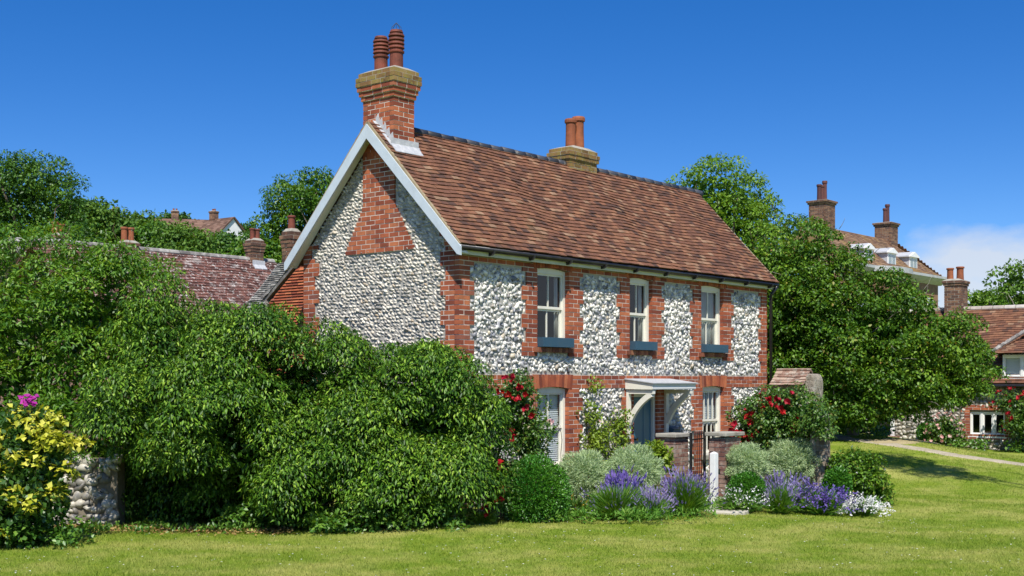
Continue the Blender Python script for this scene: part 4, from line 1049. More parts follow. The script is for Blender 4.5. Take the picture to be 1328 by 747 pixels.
# gate piers, post, gate, slab, garden walls at the right
def pier(label, px, D, wdt, dp_, ht, name='brick_pier'):
    c = at(px, 0, D); z = hz(c[0], c[1]); e = empty(name, (c[0], c[1], z), T, label, 'pier', 'gate piers')
    b, m = MB(), MB(); brick_stack(b, m, -wdt/2, wdt/2, -dp_/2, dp_/2, -.2, ht, .072); m.box(-wdt/2+.04, wdt/2-.04, -dp_/2+.04, dp_/2-.04, -.2, ht-.02)
    b.build('brickwork', M['wall_brick'], e); m.build('mortar_joints', M['stone'], e)
    m = MB(); m.box(-wdt/2-.05, wdt/2+.05, -dp_/2-.05, dp_/2+.05, ht+.001, ht+.065); m.build('coping', M['stone'], e, bevel=.012); return e
pier('weathered brick pier with stone coping left of the iron gate', 874, 20.9, .42, .30, 1.07)
pier('weathered brick pier with stone coping behind the white gate post', 940, 20.3, .50, .30, 1.13)
c = at(926, 0, 19.7); e = empty('gate_post', (c[0], c[1], hz(c[0], c[1])), T, 'square white painted gate post beside the right brick pier', 'post')
mb = MB(); mb.box(-.05, .05, -.05, .05, -.1, .86); v = [(-.05, -.05, .86), (.05, -.05, .86), (.05, .05, .86), (-.05, .05, .86), (0, 0, .89)]; mb.add(v, [(0, 1, 4), (1, 2, 4), (2, 3, 4), (3, 0, 4)]); mb.build('post', M['white'], e, bevel=.006)
mb = MB(); mb.box(.051, .115, -.03, .03, .55, .58); mb.box(.095, .12, -.04, .04, .53, .61); mb.build('latch', M['iron'], e)
c = at(905, 0, 20.4); e = empty('iron_gate', (c[0], c[1], hz(c[0], c[1])), T+R(12), 'open black wrought iron garden gate between the brick piers', 'gate')
mb = MB()
for x in (-.34, .34): mb.box(x-.014, x+.014, -.014, .014, .05, 1.18)
for z in (.10, .45, 1.05): mb.box(-.325, .325, -.009, .009, z, z+.022)
mb.build('gate_frame', M['iron'], e)
for i in range(7):
    x = -.27+i*.09; mb = MB(); mb.tube([(x, 0, .123), (x, 0, .449)], [.007]*2, 6); mb.tube([(x, 0, .473), (x, 0, 1.049)], [.007]*2, 6); mb.tube([(x, 0, 1.073), (x, 0, 1.15), (x, 0, 1.2)], [.007, .013, .002], 6); mb.build('bar', M['iron'], e)
mb = MB(); mb.beam((-.32, -.016, .5), (.32, -.016, .13), .016, .01, (0, 1, 0)); mb.build('brace', M['iron'], e)
c = at(942, 666, 18.9); e = MB(); o = None
pts = []; n = 14
for i in range(n):
    th = 2*math.pi*i/n; rr_ = 1+rng.normal()*.06; pts.append((.36*math.cos(th)*rr_, .40*math.sin(th)*rr_))
e.prism(pts, -.03, .045, 'z'); o = e.build('stone_slab', M['slab'], None, bevel=.01); o.location = (c[0], c[1], hz(c[0], c[1])); tag(o, 'pale stone slab at the lawn edge below the white gate post', 'slab')
# block and brick wall end under the rose
c = at(1066, 0, 20.5); zb = hz(c[0], c[1]); wl = empty('garden_wall', (c[0], c[1], zb), T, 'end of the old garden wall of white blocks and brick beside the red rose', 'wall')
b, m = MB(), MB(); zt = brick_stack(b, m, -.105, .105, -.10, .16, -.3, 1.36, .085, .21); m.box(-.06, .06, -.05, .12, -.3, zt-.02); b.build('blocks', piece_mat('limewashed wall block', [(0, (.16, .11, .08)), (.5, (.30, .22, .16)), (1, (.48, .43, .36))], 7, .5, lichen=[((.15, .14, .07), 8, .5, .65, .7), ((.6, .58, .52), 3.5, .55, .65, .7)]), wl); m.build('mortar_joints', M['stone'], wl)
m = MB(); m.prism([(-.125, zt+.001), (.125, zt+.001), (.11, zt+.05), (.04, zt+.08), (-.04, zt+.08), (-.11, zt+.05)], -.12, .18, 'y'); m.build('coping', M['stone'], wl, bevel=.02)
# tile coped high wall behind it
c = at(1034, 0, 25.5); zb = -.02; wl = empty('coped_wall', (c[0], c[1], zb), R(-38), 'high flint wall with sloping tile coping and rounded stone end behind the rose', 'wall')
m = MB(); m.box(-.5, .32, -.13, .13, -.3, 1.95); m.build('wall_core', M['rubble'], wl)
m = MB(); roof_tiles(m, (-.45, -.36, 1.93), X, unit(np.array([0, .75, .66])), 0.75, .52, .15, .09); roof_tiles(m, (-.45, .36, 1.93), X, unit(np.array([0, -.75, .66])), 0.75, .52, .3, .2); m.build('tile_coping', piece_mat('pinkish coping tile', [(0, (.22, .12, .085)), (.6, (.36, .22, .16)), (1, (.44, .33, .25))], 6, .4, lichen=[((.42, .40, .33), 9, .5, .65, .7)]), wl)
m = MB(); m.box(-.43, .2, -.30, .30, 1.86, 1.93); m.build('eaves_course', M['wall_brick'], wl)
m = MB(); pr = [(.25, .2), (.46, .2), (.47, 1.85)]+[(.36+.11*math.cos(t), 1.98+.20*math.sin(t)) for t in np.linspace(.0, math.pi-.4, 9)]+[(.24, 1.85)]
m.prism(pr, -.22, .22, 'y'); m.build('rounded_end', piece_mat('mottled end stone', [(0, (.34, .29, .22)), (1, (.36, .31, .24))], 9, .6, lichen=[((.5, .47, .4), 7, .5, .65, .7), ((.16, .13, .09), 16, .55, .65, .6)], bs=1.0, bd=.03), wl, bevel=.04)

# ================================================================== trees
def tree(name, label, base, ells, ncl, per, cr, L, W, mat, trunk, bark='bark', group=None, **k):
    return plant(name, label, 'tree', base, ells, ncl, per, cr, L, W, mat, trunk, bark, group, **k)
def tb(px, D): x = gx(px, D); return (x, D, hz(x, D))
TG = 'trees on the hill behind the roofs'
# the wide fig-leaved tree right of the cottage
D = 31.0
tree('broad_leaved_tree', 'huge spreading broad leaved tree right of the cottage, covering the brick mansion', tb(1105, 32.5),
     [(at(1035, 415, D), (1.75, 1.7, 2.25)), (at(1105, 455, D-.3), (1.75, 1.8, 1.8)), (at(1188, 474, D-.2), (1.40, 1.4, 1.42)), (at(1020, 480, D), (1.2, 1.3, 1.1)), (at(1242, 490, D-.1), (.75, .8, .65)), (at(1110, 515, D-.3), (1.9, 1.4, .75)), (at(1040, 520, D-.5), (1.3, 1.0, .75)), (at(1190, 515, D-.4), (.9, .9, .45)), (at(1095, 540, D-.6), (1.3, .9, .40))],
     660, 135, .33, .090, .056, L_['fig'], .14, 'pale_bark', up=.8, hang=.6, low=.0, back=.3, twigs=60, fill=16000, limbs=60, jit=.7, shell=(.72, 1.17), inner=.6, fsc=.8)
# tall tree behind the cottage
D = 40
tree('tall_tree', 'tall light green tree rising behind the right end of the cottage roof', tb(945, D),
     [(at(930, 262, D), (1.35, 1.3, 1.15)), (at(945, 320, D), (1.8, 1.5, 1.3)), (at(905, 300, D), (1.3, 1.2, 1.0)), (at(975, 290, D), (.75, .7, .75)), (at(960, 400, D), (1.6, 1.4, 1.6))],
     230, 85, .33, .12, .065, L_['ash'], .2, 'bark', up=.7, hang=.3, back=.4, fill=3500, limbs=50, shell=(.74, 1.2), low=-.1)
# tall roadside tree whose crown stands above and right of the view; its shade falls on the lawn behind the shrub
tree('roadside_tree', 'tall slender tree at the right whose crown shades a patch of the lawn', (12.2, 15.6, 0), [(np.array([8.45, 18.0, 11.2]), (1.0, 1.4, .7)), (np.array([8.9, 17.2, 10.8]), (.7, .9, .6)), (np.array([8.1, 18.7, 11.0]), (.6, .8, .5)), (np.array([12.4, 15.8, 9.6]), (1.5, 1.6, 1.7)), (np.array([12.8, 15.2, 7.6]), (1.4, 1.4, 1.3))], 170, 70, .34, .13, .08, L_['tree'], .16, 'bark', fill=2600, limbs=24)
# left skyline
D = 50
tree('tall_tree', 'big rounded green tree at the left edge of the skyline', tb(30, D),
     [(at(40, 255, D), (1.75, 1.7, 1.65)), (at(-25, 265, D), (1.7, 1.6, 1.8)), (at(70, 300, D), (1.3, 1.2, 1.2)), (at(20, 310, D), (1.8, 1.5, 1.2))], 200, 120, .44, .13, .075, L_['dark'], .28, 'bark', TG, up=.7, hang=.3, fill=3000, shell=(.8, 1.1))
D = 62
tree('hill_tree', 'lower green tree directly right of the big skyline tree', tb(118, D), [(at(122, 288, D), (1.3, 1.2, 1.05)), (at(90, 305, D), (1.2, 1.1, 1.0)), (at(150, 305, D), (1.0, 1.0, .7))], 70, 60, .50, .22, .14, L_['far'], .2, 'bark', TG, fill=900)
D = 75
tree('hill_tree', 'rounded bright tree standing left of the brown roofed hill house', tb(180, D), [(at(182, 296, D), (1.2, 1.1, .9)), (at(160, 306, D), (1.0, 1.0, .7))], 40, 50, .5, .24, .15, L_['far'], .16, 'bark', TG, fill=500)
D = 125
tree('hill_tree', 'dark tree poking up behind the ridge of the long hill house', tb(228, D), [(at(226, 291, D), (1.5, 1.3, 1.0)), (at(212, 297, D), (1.2, 1.2, .8))], 40, 40, .6, .35, .22, L_['dark'], .2, 'bark', TG, fill=400)
D = 128
tree('hill_tree', 'small dark tree behind the hill house left of its white gable', tb(254, D), [(at(254, 299, D), (1.2, 1.1, .8)), (at(268, 301, D), (.9, .9, .6))], 28, 40, .5, .32, .2, L_['far'], .16, 'bark', TG, fill=300)
D = 132
tree('hill_tree', 'small dark tree on the skyline right of the white gable', tb(316, D), [(at(316, 303, D), (1.1, 1.0, .9)), (at(328, 308, D), (.9, .9, .7))], 26, 40, .5, .32, .2, L_['dark'], .16, 'bark', TG, fill=300)
D = 52
tree('tall_tree', 'dense green tree against the sky left of the cottage gable', tb(400, D),
     [(at(398, 262, D), (1.55, 1.4, 1.25)), (at(370, 300, D), (1.15, 1.0, 1.0)), (at(425, 290, D), (1.4, 1.3, 1.5)), (at(360, 340, D), (1.0, 1.0, 1.2)), (at(400, 350, D), (1.6, 1.3, 1.6))],
     200, 115, .42, .13, .075, L_['tree'], .25, 'bark', TG, up=.7, hang=.35, fill=2600, shell=(.8, 1.08))
# bushes between the roofs
BG = 'bushes on the slope between the roofs'
for px, py, D, rx, rz, m_, lab in [(100, 315, 58, 1.6, 1.1, 'tree', 'bright bush behind the arching wands at left'), (205, 316, 62, 1.6, 1.0, 'tree', 'bush below the left end of the long hill house'), (238, 321, 60, 1.5, .95, 'far', 'bush below the middle of the long hill house'),
                                   (275, 322, 66, 1.3, .8, 'tree', 'bush below the white gabled end of the hill house'), (302, 322, 62, 1.1, .75, 'dark', 'dark bush above the right chimney of the lichened roof'), (330, 335, 50, .75, .9, 'tree', 'bush between the lichened roof chimney and the skyline tree'), (340, 372, 44, .5, .8, 'tree', 'small bush just right of the lichened roof'), (250, 340, 56, 1.8, .5, 'far', 'low pale bush directly above the lichened ridge')]:
    plant('hill_bush', lab, 'bush', tb(px, D), [(at(px, py, D), (rx, rx*.8, rz)), (at(px+rng.uniform(-14, 14), py+12, D-.3), (rx*.8, rx*.7, rz*.8))], 44, 60, .40, .19, .12, L_[m_], .08, 'bark', BG, fill=500, wood='stems', limbs=8)
D = 66
tree('far_tree', 'feathery grey green tree at the right edge beyond the red roof', tb(1318, D), [(at(1310, 372, D), (1.0, .9, .95)), (at(1335, 362, D), (1.3, 1.0, 1.3)), (at(1350, 390, D), (1.2, 1.0, 1.0))], 55, 45, .42, .22, .12, L_['far'], .14, 'pale_bark', None, fill=300, shell=(.8, 1.15))
D = 72
tree('far_tree', 'low yellowish tree beyond the red roof, right of its end chimney', tb(1278, D), [(at(1280, 392, D), (1.2, 1.0, .6)), (at(1300, 396, D), (.9, .9, .5))], 40, 50, .36, .2, .12, L_['ash'], .12, 'bark', None, fill=300)

# ================================================================== neighbouring houses
def rect_roof(parent, x0, x1, y0, y1, ze, zr, mat, tw=.2, g=.14, name='roof', both=True, over=.15):
    """pitched roof, ridge along x"""
    ym = (y0+y1)/2; s = math.hypot(ym-y0+over, zr-ze)
    mb = MB(); mb.prism([(y0-over, ze), (ym, zr), (y1+over, ze), (y1+over, ze-.08), (ym, zr-.09), (y0-over, ze-.08)], x0-over+.02, x1+over-.02, 'x')
    r = mb.build(name, mat, parent); t = MB()
    roof_tiles(t, (x0-over, y0-over-.03, ze-.02), X, unit(np.array([0, ym-y0+over, zr-ze])), x1-x0+2*over, s, tw, g)
    if both: roof_tiles(t, (x0-over, y1+over+.03, ze-.02), X, unit(np.array([0, -(ym-y0+over), zr-ze])), x1-x0+2*over, s, tw*2, g*2)
    t.build('tiles', mat, r); return r
# lichened house in the middle left
ob = at(191, 325, 31.5); lh = empty('lichened_house', (ob[0], ob[1], hz(ob[0], ob[1])), T, 'low house with dark red lichen spotted roof behind the hedge at left', 'house')
zg = lh.location.z; zr = ob[2]-zg
def loc(e, p):            # world point to the local frame of a thing
    d = np.array(p)-np.array(e.location); a = e.rotation_euler.z; return np.array([math.cos(a)*d[0]+math.sin(a)*d[1], -math.sin(a)*d[0]+math.cos(a)*d[1], d[2]])
mb = MB(); mb.box(-3.2, 3.85, -1.7, 1.7, -.5, zr-1.72); mb.prism([(-1.7, zr-1.722), (1.7, zr-1.722), (0, zr-.1)], 3.6, 3.85, 'x'); mb.build('wall', M['wall_brick'], lh)
rect_roof(lh, -3.0, 3.9, -1.75, 1.75, zr-1.68, zr, M['lichen_tile'], .19, .12)
mb = MB(); 
for i in range(23): mb.tube([(-3.1+i*.31, 0, zr+.0), (-2.81+i*.31, 0, zr+.0)], [.085, .085], 8)
mb.build('ridge_tile', M['grey_tile'], lh)
chimney(lh, 3.15, 3.50, -.22, .12, zr-.95, zr+.25, (.02, .035), 1, [(3.25, -.05, .075, .30), (3.42, -.05, .075, .30)], ('brown_brick', 'brown_brick'), 'pot')
mb = MB(); mb.prism([(-.34, zr-.28), (-.226, zr-.17), (-.226, zr-.02), (-.24, zr-.02), (-.25, zr-.14), (-.35, zr-.25)], 3.12, 3.53, 'x'); mb.build('flashing', M['lead'], lh)
chimney(lh, -.75, -.33, -.15, .2, zr-.4, zr+.04, (.02,), 0, [(-.64, .03, .085, .36), (-.45, .03, .085, .36)], ('brown_brick', 'brown_brick'), 'orange_pot')
mb = MB(); mb.box(1.0, 3.9, -1.72, -1.705, zr-1.98, zr-1.76); mb.build('eaves_board', M['fascia'], lh)
# grey roofed cottage further left, nearly hidden
ob = at(118, 318, 33.0); gh = empty('grey_roofed_house', (ob[0], ob[1], hz(ob[0], ob[1])), T+R(6), 'grey lichened roof with orange chimney pots half hidden by the butterfly bush', 'house')
zr = ob[2]-gh.location.z
mb = MB(); mb.box(-2.2, 1.6, -1.6, 1.6, -.5, zr-1.62); mb.prism([(-1.6, zr-1.622), (1.6, zr-1.622), (0, zr-.1)], 1.35, 1.6, 'x'); mb.build('wall', M['rubble'], gh)
rect_roof(gh, -2.3, 1.7, -1.65, 1.65, zr-1.58, zr, M['grey_tile'], .19, .13)
chimney(gh, -1.25, -.82, -.25, .12, zr-.4, zr+.04, (.02,), 0, [(-1.14, -.05, .085, .32), (-.94, -.05, .085, .28)], ('brown_brick', 'brown_brick'), 'orange_pot')
# long houses on the hill
def hillhouse(label, px, py, D, ln, dep, rot, zwall, chims, white):
    p = at(px, py, D); z = hz(p[0], p[1]); e = empty('hill_house', (p[0], p[1], z), rot, label, 'house', 'houses on the hill'); zr = max(p[2]-z, 3.0)
    mb = MB(); mb.box(-ln/2, ln/2, -dep/2, dep/2, -3, zr-zwall); mb.prism([(-dep/2, zr-zwall+.002), (dep/2, zr-zwall+.002), (0, zr-.12)], ln/2-.25, ln/2, 'x'); mb.prism([(-dep/2, zr-zwall+.002), (dep/2, zr-zwall+.002), (0, zr-.12)], -ln/2, -ln/2+.25, 'x')
    mb.build('wall', M['render'] if white else M['brown_brick'], e)
    rect_roof(e, -ln/2, ln/2, -dep/2, dep/2, zr-zwall+.05, zr, M['hill_tile'], .5, .3, over=.2)
    for x in chims: chimney(e, x-.34, x+.34, -.3, .3, zr-.6, zr+.55, (.05,), 0, [(x-.13, 0, .10, .22), (x+.15, 0, .10, .22)], ('brown_brick', 'brown_brick'), 'orange_pot', h=.15, bl=.45, dep=.12)
    for i in range(3):
        x = -ln/2+ln*(i+.5)/3; mb = MB(); mb.box(x-.7, x+.7, -dep/2-.05, -dep/2-.003, zr-zwall-1.6, zr-zwall-.4); w = mb.build('window', M['white'], e)
        mb = MB(); mb.box(x-.62, x-.03, -dep/2-.06, -dep/2-.051, zr-zwall-1.5, zr-zwall-.5); mb.box(x+.03, x+.62, -dep/2-.06, -dep/2-.051, zr-zwall-1.5, zr-zwall-.5); mb.build('pane', M['glass'], w)
    return e
hillhouse('long brown roofed house on the hill with two chimneys on its ridge', 205, 300.5, 122, 11.5, 6.0, R(14), 2.4, [-4.0, 1.6], False)
hillhouse('brown roofed hill house ending in a white rendered gable', 280, 305.5, 122, 5.0, 4.2, R(-36), 2.2, [-.3], True)

# brick mansion behind the big tree
D1 = 75; ob = at(1066, 294, D1); bh = empty('brick_mansion', (ob[0], ob[1], 0), T, 'large brick mansion with white dormers and tall chimneys beyond the big tree', 'mansion')
zr = ob[2]; dep = 5.2; ze = zr-2.5
mb = MB(); mb.box(-2, 11.4, -dep/2, dep/2, -1, ze-.5); mb.build('wall', M['brown_brick'], bh)
s = math.hypot(dep/2+.2, zr-ze); t = MB()
for sg in (1, -1): roof_tiles(t, (-2.2, -sg*(dep/2+.2), ze), X, unit(np.array([0, sg*(dep/2+.2), zr-ze])), 13.8, s, .33, .2, cut=lambda u, v: u < 13.8-v*.72)
roof_tiles(t, (11.6, -dep/2-.2, ze), Y, unit(np.array([-2.0, 0, zr-ze])), dep+.4, s*1.0, .33, .2, cut=lambda u, v: v*.78 < u < dep+.4-v*.78)
mb = MB(); mb.add([(-2.2, -dep/2-.2, ze-.02), (11.6, -dep/2-.2, ze-.02), (11.6, dep/2+.2, ze-.02), (-2.2, dep/2+.2, ze-.02), (-2.2, 0, zr-.03), (9.6, 0, zr-.03)], [(0, 1, 5, 4), (1, 2, 5), (2, 3, 4, 5), (0, 4, 3)])
r = mb.build('roof', M['ochre_tile'], bh); t.build('tiles', M['ochre_tile'], r)
mb = MB(); mb.prism([(-dep/2-.5, ze+.04), (-dep/2-.5, ze-.12), (-dep/2-.3, ze-.3), (-dep/2-.02, ze-.5), (-dep/2+.3, ze-.5), (-dep/2+.3, ze-.03)], -2.2, 11.9, 'x'); mb.box(11.42, 11.9, -dep/2+.31, dep/2, ze-.5, ze-.03)
mb.build('cornice', M['cornice'], bh)
mb = MB(); bay = [(3.0+2.1*math.cos(a), -dep/2-1.0*math.sin(a)) for a in np.linspace(0, math.pi, 13)]; mb.prism(bay, -1, ze-.52, 'z'); mb.build('bow_front', M['brown_brick'], bh)
mb = MB(); bay = [(3.0+2.4*math.cos(a), -dep/2-.35-1.05*math.sin(a)) for a in np.linspace(0, math.pi, 13)]; mb.prism(bay, ze-.30, ze+.02, 'z'); mb.build('bow_cornice', M['cornice'], bh)
for x in (1.4, 4.7, 8.0):
    mb = MB(); y0, y1 = -dep/2+.25, -dep/2+2.0; z0 = ze+.30
    mb.box(x-.58, x+.58, y0+.05, y1, z0-.3, z0+.80); d = mb.build('dormer', M['lead'], bh)
    mb = MB(); mb.box(x-.60, x+.60, y0, y0+.049, z0-.05, z0+.80); mb.prism([(x-.72, z0+.802), (x+.72, z0+.802), (x+.72, z0+.86), (x, z0+1.14), (x-.72, z0+.86)], y0-.12, y0+.02, 'y'); mb.build('pediment', M['white'], d)
    mb = MB(); mb.prism([(x-.74, z0+.804), (x+.74, z0+.804), (x+.74, z0+.88), (x, z0+1.17), (x-.74, z0+.88)], y0+.021, y1+.4, 'y'); mb.build('dormer_roof', M['lead'], d)
    for i in (-1, 1):
        mb = MB(); mb.box(x+i*.26-.21, x+i*.26+.21, y0-.02, y0-.003, z0+.04, z0+.72); mb.build('pane', M['glass'], d)
for (x, y, zt_, n, w) in ((0, .0, zr+1.35, 3, 1.25), (9.2, .0, zr+.9, 2, 1.15)):
    pots = [(x-.36*(n-1)/2+.36*i, y, .15, .95+.3*(i == n-1)) for i in range(n)]
    chimney(bh, x-w/2, x+w/2, y-.55, y+.55, zr-.9, zt_, (.06, .12), 0, pots, ('brown_brick', 'brown_brick'), 'dark_pot', h=.11, bl=.33)
for w in range(5):
    x = -.4+w*2.6; mb = MB(); mb.box(x-.45, x+.45, -dep/2-.05, -dep/2-.003, ze-3.1, ze-1.4); o = mb.build('window', M['white'], bh); mb = MB(); mb.box(x-.39, x+.39, -dep/2-.06, -dep/2-.051, ze-3.04, ze-1.46); mb.build('pane', M['glass'], o)

# red roofed cottage at the right edge; its front faces -y in its own frame
TR = R(-38); ob = np.array([gx(1257, 36.5), 36.5, 0]); rc = empty('red_roofed_cottage', ob, TR, 'low flint cottage with red tiled roof, dormer and white casement at the right edge', 'cottage')
zc0, zc1 = .40, 1.13; x0c, x1c = .02, 1.02
doorx = (-3.05, -2.35)
mb = MB(); wall_boxes(mb, -4.6, 6.0, -.8, 2.02, [(x0c, x1c, zc0, zc1), (*doorx, -.8, 1.2)], 0, .3); mb.box(-4.6, -4.3, .301, 4.9, -.8, 2.02); mb.box(-4.29, 6, 4.6, 4.9, -.8, 2.02); mb.box(-4.2, 5.9, 1.5, 1.6, -.5, 2.02)
fw = mb.build('wall', M['old_mortar'], rc)
P = []; sz = []; z = .0
while z < 1.95:
    x = -4.5
    while x < 3.0:
        if not (x0c-.16 < x < x1c+.16 and zc0-.1 < z < zc1+.17) and not (doorx[0]-.14 < x < doorx[1]+.14 and z < 1.3): P.append((x+rng.normal()*.02, .0+rng.normal()*.008, z+rng.normal()*.02)); s = rng.uniform(.065, .1); sz.append((s*1.2, s*.95, .075))
        x += rng.uniform(.1, .16)
    z += .10
stones('flint_facing', np.array(P), X, -Y, np.array(sz), M['rubble'], rc, .3, .8)
b, m = MB(), MB(); FRc = frame((0, -.03, 0), X, Y); k = 0; z = zc0-.09
while z < zc1+.12:
    for a, c in ([(x0c-.15-.1*((k//2) % 2), x0c), (x1c, x1c+.15+.1*((k//2) % 2))] if zc0-.01 < z < zc1 else [(x0c-.2, x1c+.2)]): brick_run(b, m, FRc, a, c, z, k, .078, .15)
    z += .078; k += 1
b.build('brick_surround', M['brick'], rc); m.build('mortar_joints', M['mortar'], rc)
def casement(parent, x0, x1, z0, z1, y, lights, nm='casement_window'):
    mb = MB(); f = .05; mb.box(x0, x1, y, y+.08, z0, z0+f+.01); mb.box(x0, x1, y, y+.08, z1-f, z1); w = (x1-x0)/lights
    for i in range(lights+1):
        xx = x0+i*w; mb.box(max(x0, xx-.035), min(x1, xx+.035), y+.001, y+.079, z0+f+.011, z1-f-.001)
    for i in range(lights):
        a, c = x0+i*w+.036, x0+(i+1)*w-.036; q, r_ = z0+f+.011, z1-f-.001
        mb.box(a, a+.03, y+.02, y+.06, q, r_); mb.box(c-.03, c, y+.02, y+.06, q, r_); mb.box(a+.031, c-.031, y+.021, y+.059, q, q+.035); mb.box(a+.031, c-.031, y+.021, y+.059, r_-.035, r_)
    mb.box(x0-.05, x1+.05, y-.06, y+.07, z0-.05, z0-.002)
    o = mb.build(nm, M['white'], parent)
    for i in range(lights):
        g_ = MB(); q4(g_, x0+i*w+.06, x0+(i+1)*w-.06, y+.04, z0+.09, z1-.08); g_.build('pane', M['glass'], o)
    return o
casement(rc, x0c, x1c, zc0+.01, zc1-.01, .03, 3)
mb = MB(); mb.box(doorx[0]-.12, doorx[0]-.002, -.06, .12, -.8, 1.32); mb.box(doorx[1]+.002, doorx[1]+.12, -.06, .12, -.8, 1.32); mb.box(doorx[0]-.12, doorx[1]+.12, -.06, .12, 1.322, 1.46); mb.build('door_frame', M['white'], rc)
mb = MB(); mb.box(doorx[0]+.01, doorx[1]-.01, .2, .25, -.6, 1.19); mb.build('door', M['gutter'], rc)
mb = MB(); mb.box(doorx[0]-.3, doorx[1]+.3, -.7, -.07, -.5, hz(*(np.array([gx(1160, 37.5), 37.5])))+.08); mb.build('door_step', M['wall_brick'], rc)
mb = MB(); mb.box(x0c-.22, x0c+2.6, -.02, .05, -.3, .02); mb.build('plinth', M['rubble'], rc)
rdep = 4.9; zr = 4.25; ze = 1.95; rect_roof(rc, -4.7, 6.2, 0.0, rdep, ze, zr, M['tile'], .17, .11, over=.2)
mb = MB()
for i in range(33): mb.tube([(-4.8+i*.34, rdep/2, zr+.0), (-4.48+i*.34, rdep/2, zr+.0)], [.095, .095], 8)
mb.build('ridge_tile', piece_mat('pale ridge tile', [(0, (.35, .28, .23)), (1, (.55, .5, .44))], 6, .3), rc)
mb = MB(); mb.tube([(-4.8, -.26, ze-.07), (6.2, -.26, ze-.07)], [.05, .05], 10); mb.build('gutter', M['gutter'], rc)
yd = -.03; zd0, zd1 = 2.10, 2.76; mb = MB(); mb.box(.96, 3.4, yd+.09, 2.3, zd0-.2, zd1+.03); dm = mb.build('dormer', M['white'], rc)
casement(dm, .96, 3.1, zd0, zd1, yd, 4, 'dormer_window')
t = MB(); roof_tiles(t, (.72, yd-.25, zd1+.03), X, unit(np.array([0, .9, .62])), 2.9, 1.65, .17, .11, cut=lambda u, v: u > v*.75)
roof_tiles(t, (.67, 1.5, zd1+.0), -Y, unit(np.array([.9, 0, .62])), 1.6, 1.1, .17, .11, cut=lambda u, v: u < 1.6-v*.5)
t.build('dormer_roof', M['tile'], dm)
mb = MB()
for i in range(9): mb.tube([np.array([.70, yd-.25, zd1+.08])+np.array([.075*1.3, .13, .088])*i*.95, np.array([.70, yd-.25, zd1+.09])+np.array([.075*1.3, .13, .088])*(i*.95+.9)], [.05, .065], 8)
mb.build('hip_tile', M['grey_tile'], dm)
chimney(rc, -1.45, -.95, rdep/2-.35, rdep/2+.35, zr-.5, zr+.72, (.03, .06), 0, [(-1.33, rdep/2-.15, .11, .38), (-1.07, rdep/2, .12, .42)], ('brown_brick', 'brown_brick'), 'orange_pot')
def RW(x, y, z=0): return np.array([ob[0]+math.cos(TR)*x-math.sin(TR)*y, ob[1]+math.sin(TR)*x+math.cos(TR)*y, z])
# roses and bushes of the right cottage
q = RW(1.75, -.35); pl, cl, _ = plant('red_rose_bush', 'red rose bush against the right cottage beside its white casement', 'rose', q, [(RW(1.9, -.35, .85), (.8, .5, .75)), (RW(1.35, -.3, 1.35), (.5, .35, .3))], 55, 50, .22, .08, .055, L_['rose'], .02, 'stem', part='leaves', wood='stems', fill=900)
P, d = on_clumps(cl, 46, .22, .95, lambda p, n: n[1] < .3); blossoms(P, d, .16, P_['red'], pl, q, 9)
q = RW(-.55, -.35); pl, cl, _ = plant('pink_rose_bush', 'pale pink rose bush between the round box bush and the casement', 'rose', q, [(RW(-.6, -.35, .45), (.5, .35, .50))], 36, 40, .18, .08, .055, L_['rose'], .02, 'stem', part='leaves', wood='stems', fill=500)
P, d = on_clumps(cl, 60, .18, .95, lambda p, n: n[1] < .3); blossoms(P, d, .13, P_['peach'], pl, q, 9)
c = RW(-1.55, -.6); e, _ = ball('clipped_box', 'round clipped box bush on the lawn in front of the right cottage', 1203, 561, c[1], .30, .28, L_['box'], 4500, .045, .03, 'box bush')
lv = Leaves(); bq = RW(.8, -.4)
for i in range(70):
    c = RW(rng.uniform(-1.1, 3.0), rng.uniform(-.75, -.2), 0); c[2] = hz(c[0], c[1])+rng.uniform(.02, .25); clump(lv, c, (.16, .14, .13), 16, .10, .07, .8, .1)
e = empty('border_plants', bq, 0, 'low leafy border plants under the casement of the right cottage', 'plants'); lv.build('leaves', L_['mid'], e, bq); tag(e, kind='stuff')
lv = Leaves(); bq = np.array([gx(1105, 31), 31, hz(gx(1105, 31), 31)])
for i in range(60):
    px = rng.uniform(1085, 1150); D = rng.uniform(32, 34); c = np.array([gx(px, D), D, 0]); c[2] = hz(c[0], c[1])+rng.uniform(.02, .22); clump(lv, c, (.2, .16, .14), 14, .12, .07, .8, .1)
e = empty('undergrowth', bq, 0, 'low plants along the foot of the bank under the big tree', 'undergrowth'); lv.build('leaves', L_['mid'], e, bq); tag(e, kind='stuff')

# ================================================================== grass
def grass(n):
    y = 11.5+rng.random(n)**2.0*20; x = (rng.random(n)*2-1)*(y*.43+.6); z = height(x, y)
    keep = ~((y > 19.0) & (x < 3.5+(y-19)*.42)); x, y, z = x[keep], y[keep], z[keep]; n = len(x)
    P = np.stack([x, y, z-.004], -1)
    dry = np.sin(x*1.9+np.sin(y*1.3))*np.sin(y*2.3+x*.7)*.5+.5
    h = rng.uniform(.016, .042, n)*(1+.0*dry); lean = rng.normal(size=(n, 2))*.55
    T_ = P+np.stack([lean[:, 0]*h, lean[:, 1]*h, h], -1); a = rng.random(n)*math.pi; w = .0038*(y/14)
    s = np.stack([np.cos(a)*w, np.sin(a)*w, np.zeros(n)], -1)
    V = np.stack([P-s, P+s, T_], 1).reshape(-1, 3); rr = np.ones((n, 3, 4), np.float32)
    rr[..., 0] = np.clip(rng.random(n)*.8+.3*(dry-.3), 0, 1)[:, None]
    o = link('grass', np_mesh('grass', V, 3, np.arange(3*n), rr.reshape(-1, 4)), L_['grass']); tag(o, 'short mown grass of the lawn', 'grass', kind='stuff')
grass(420000)
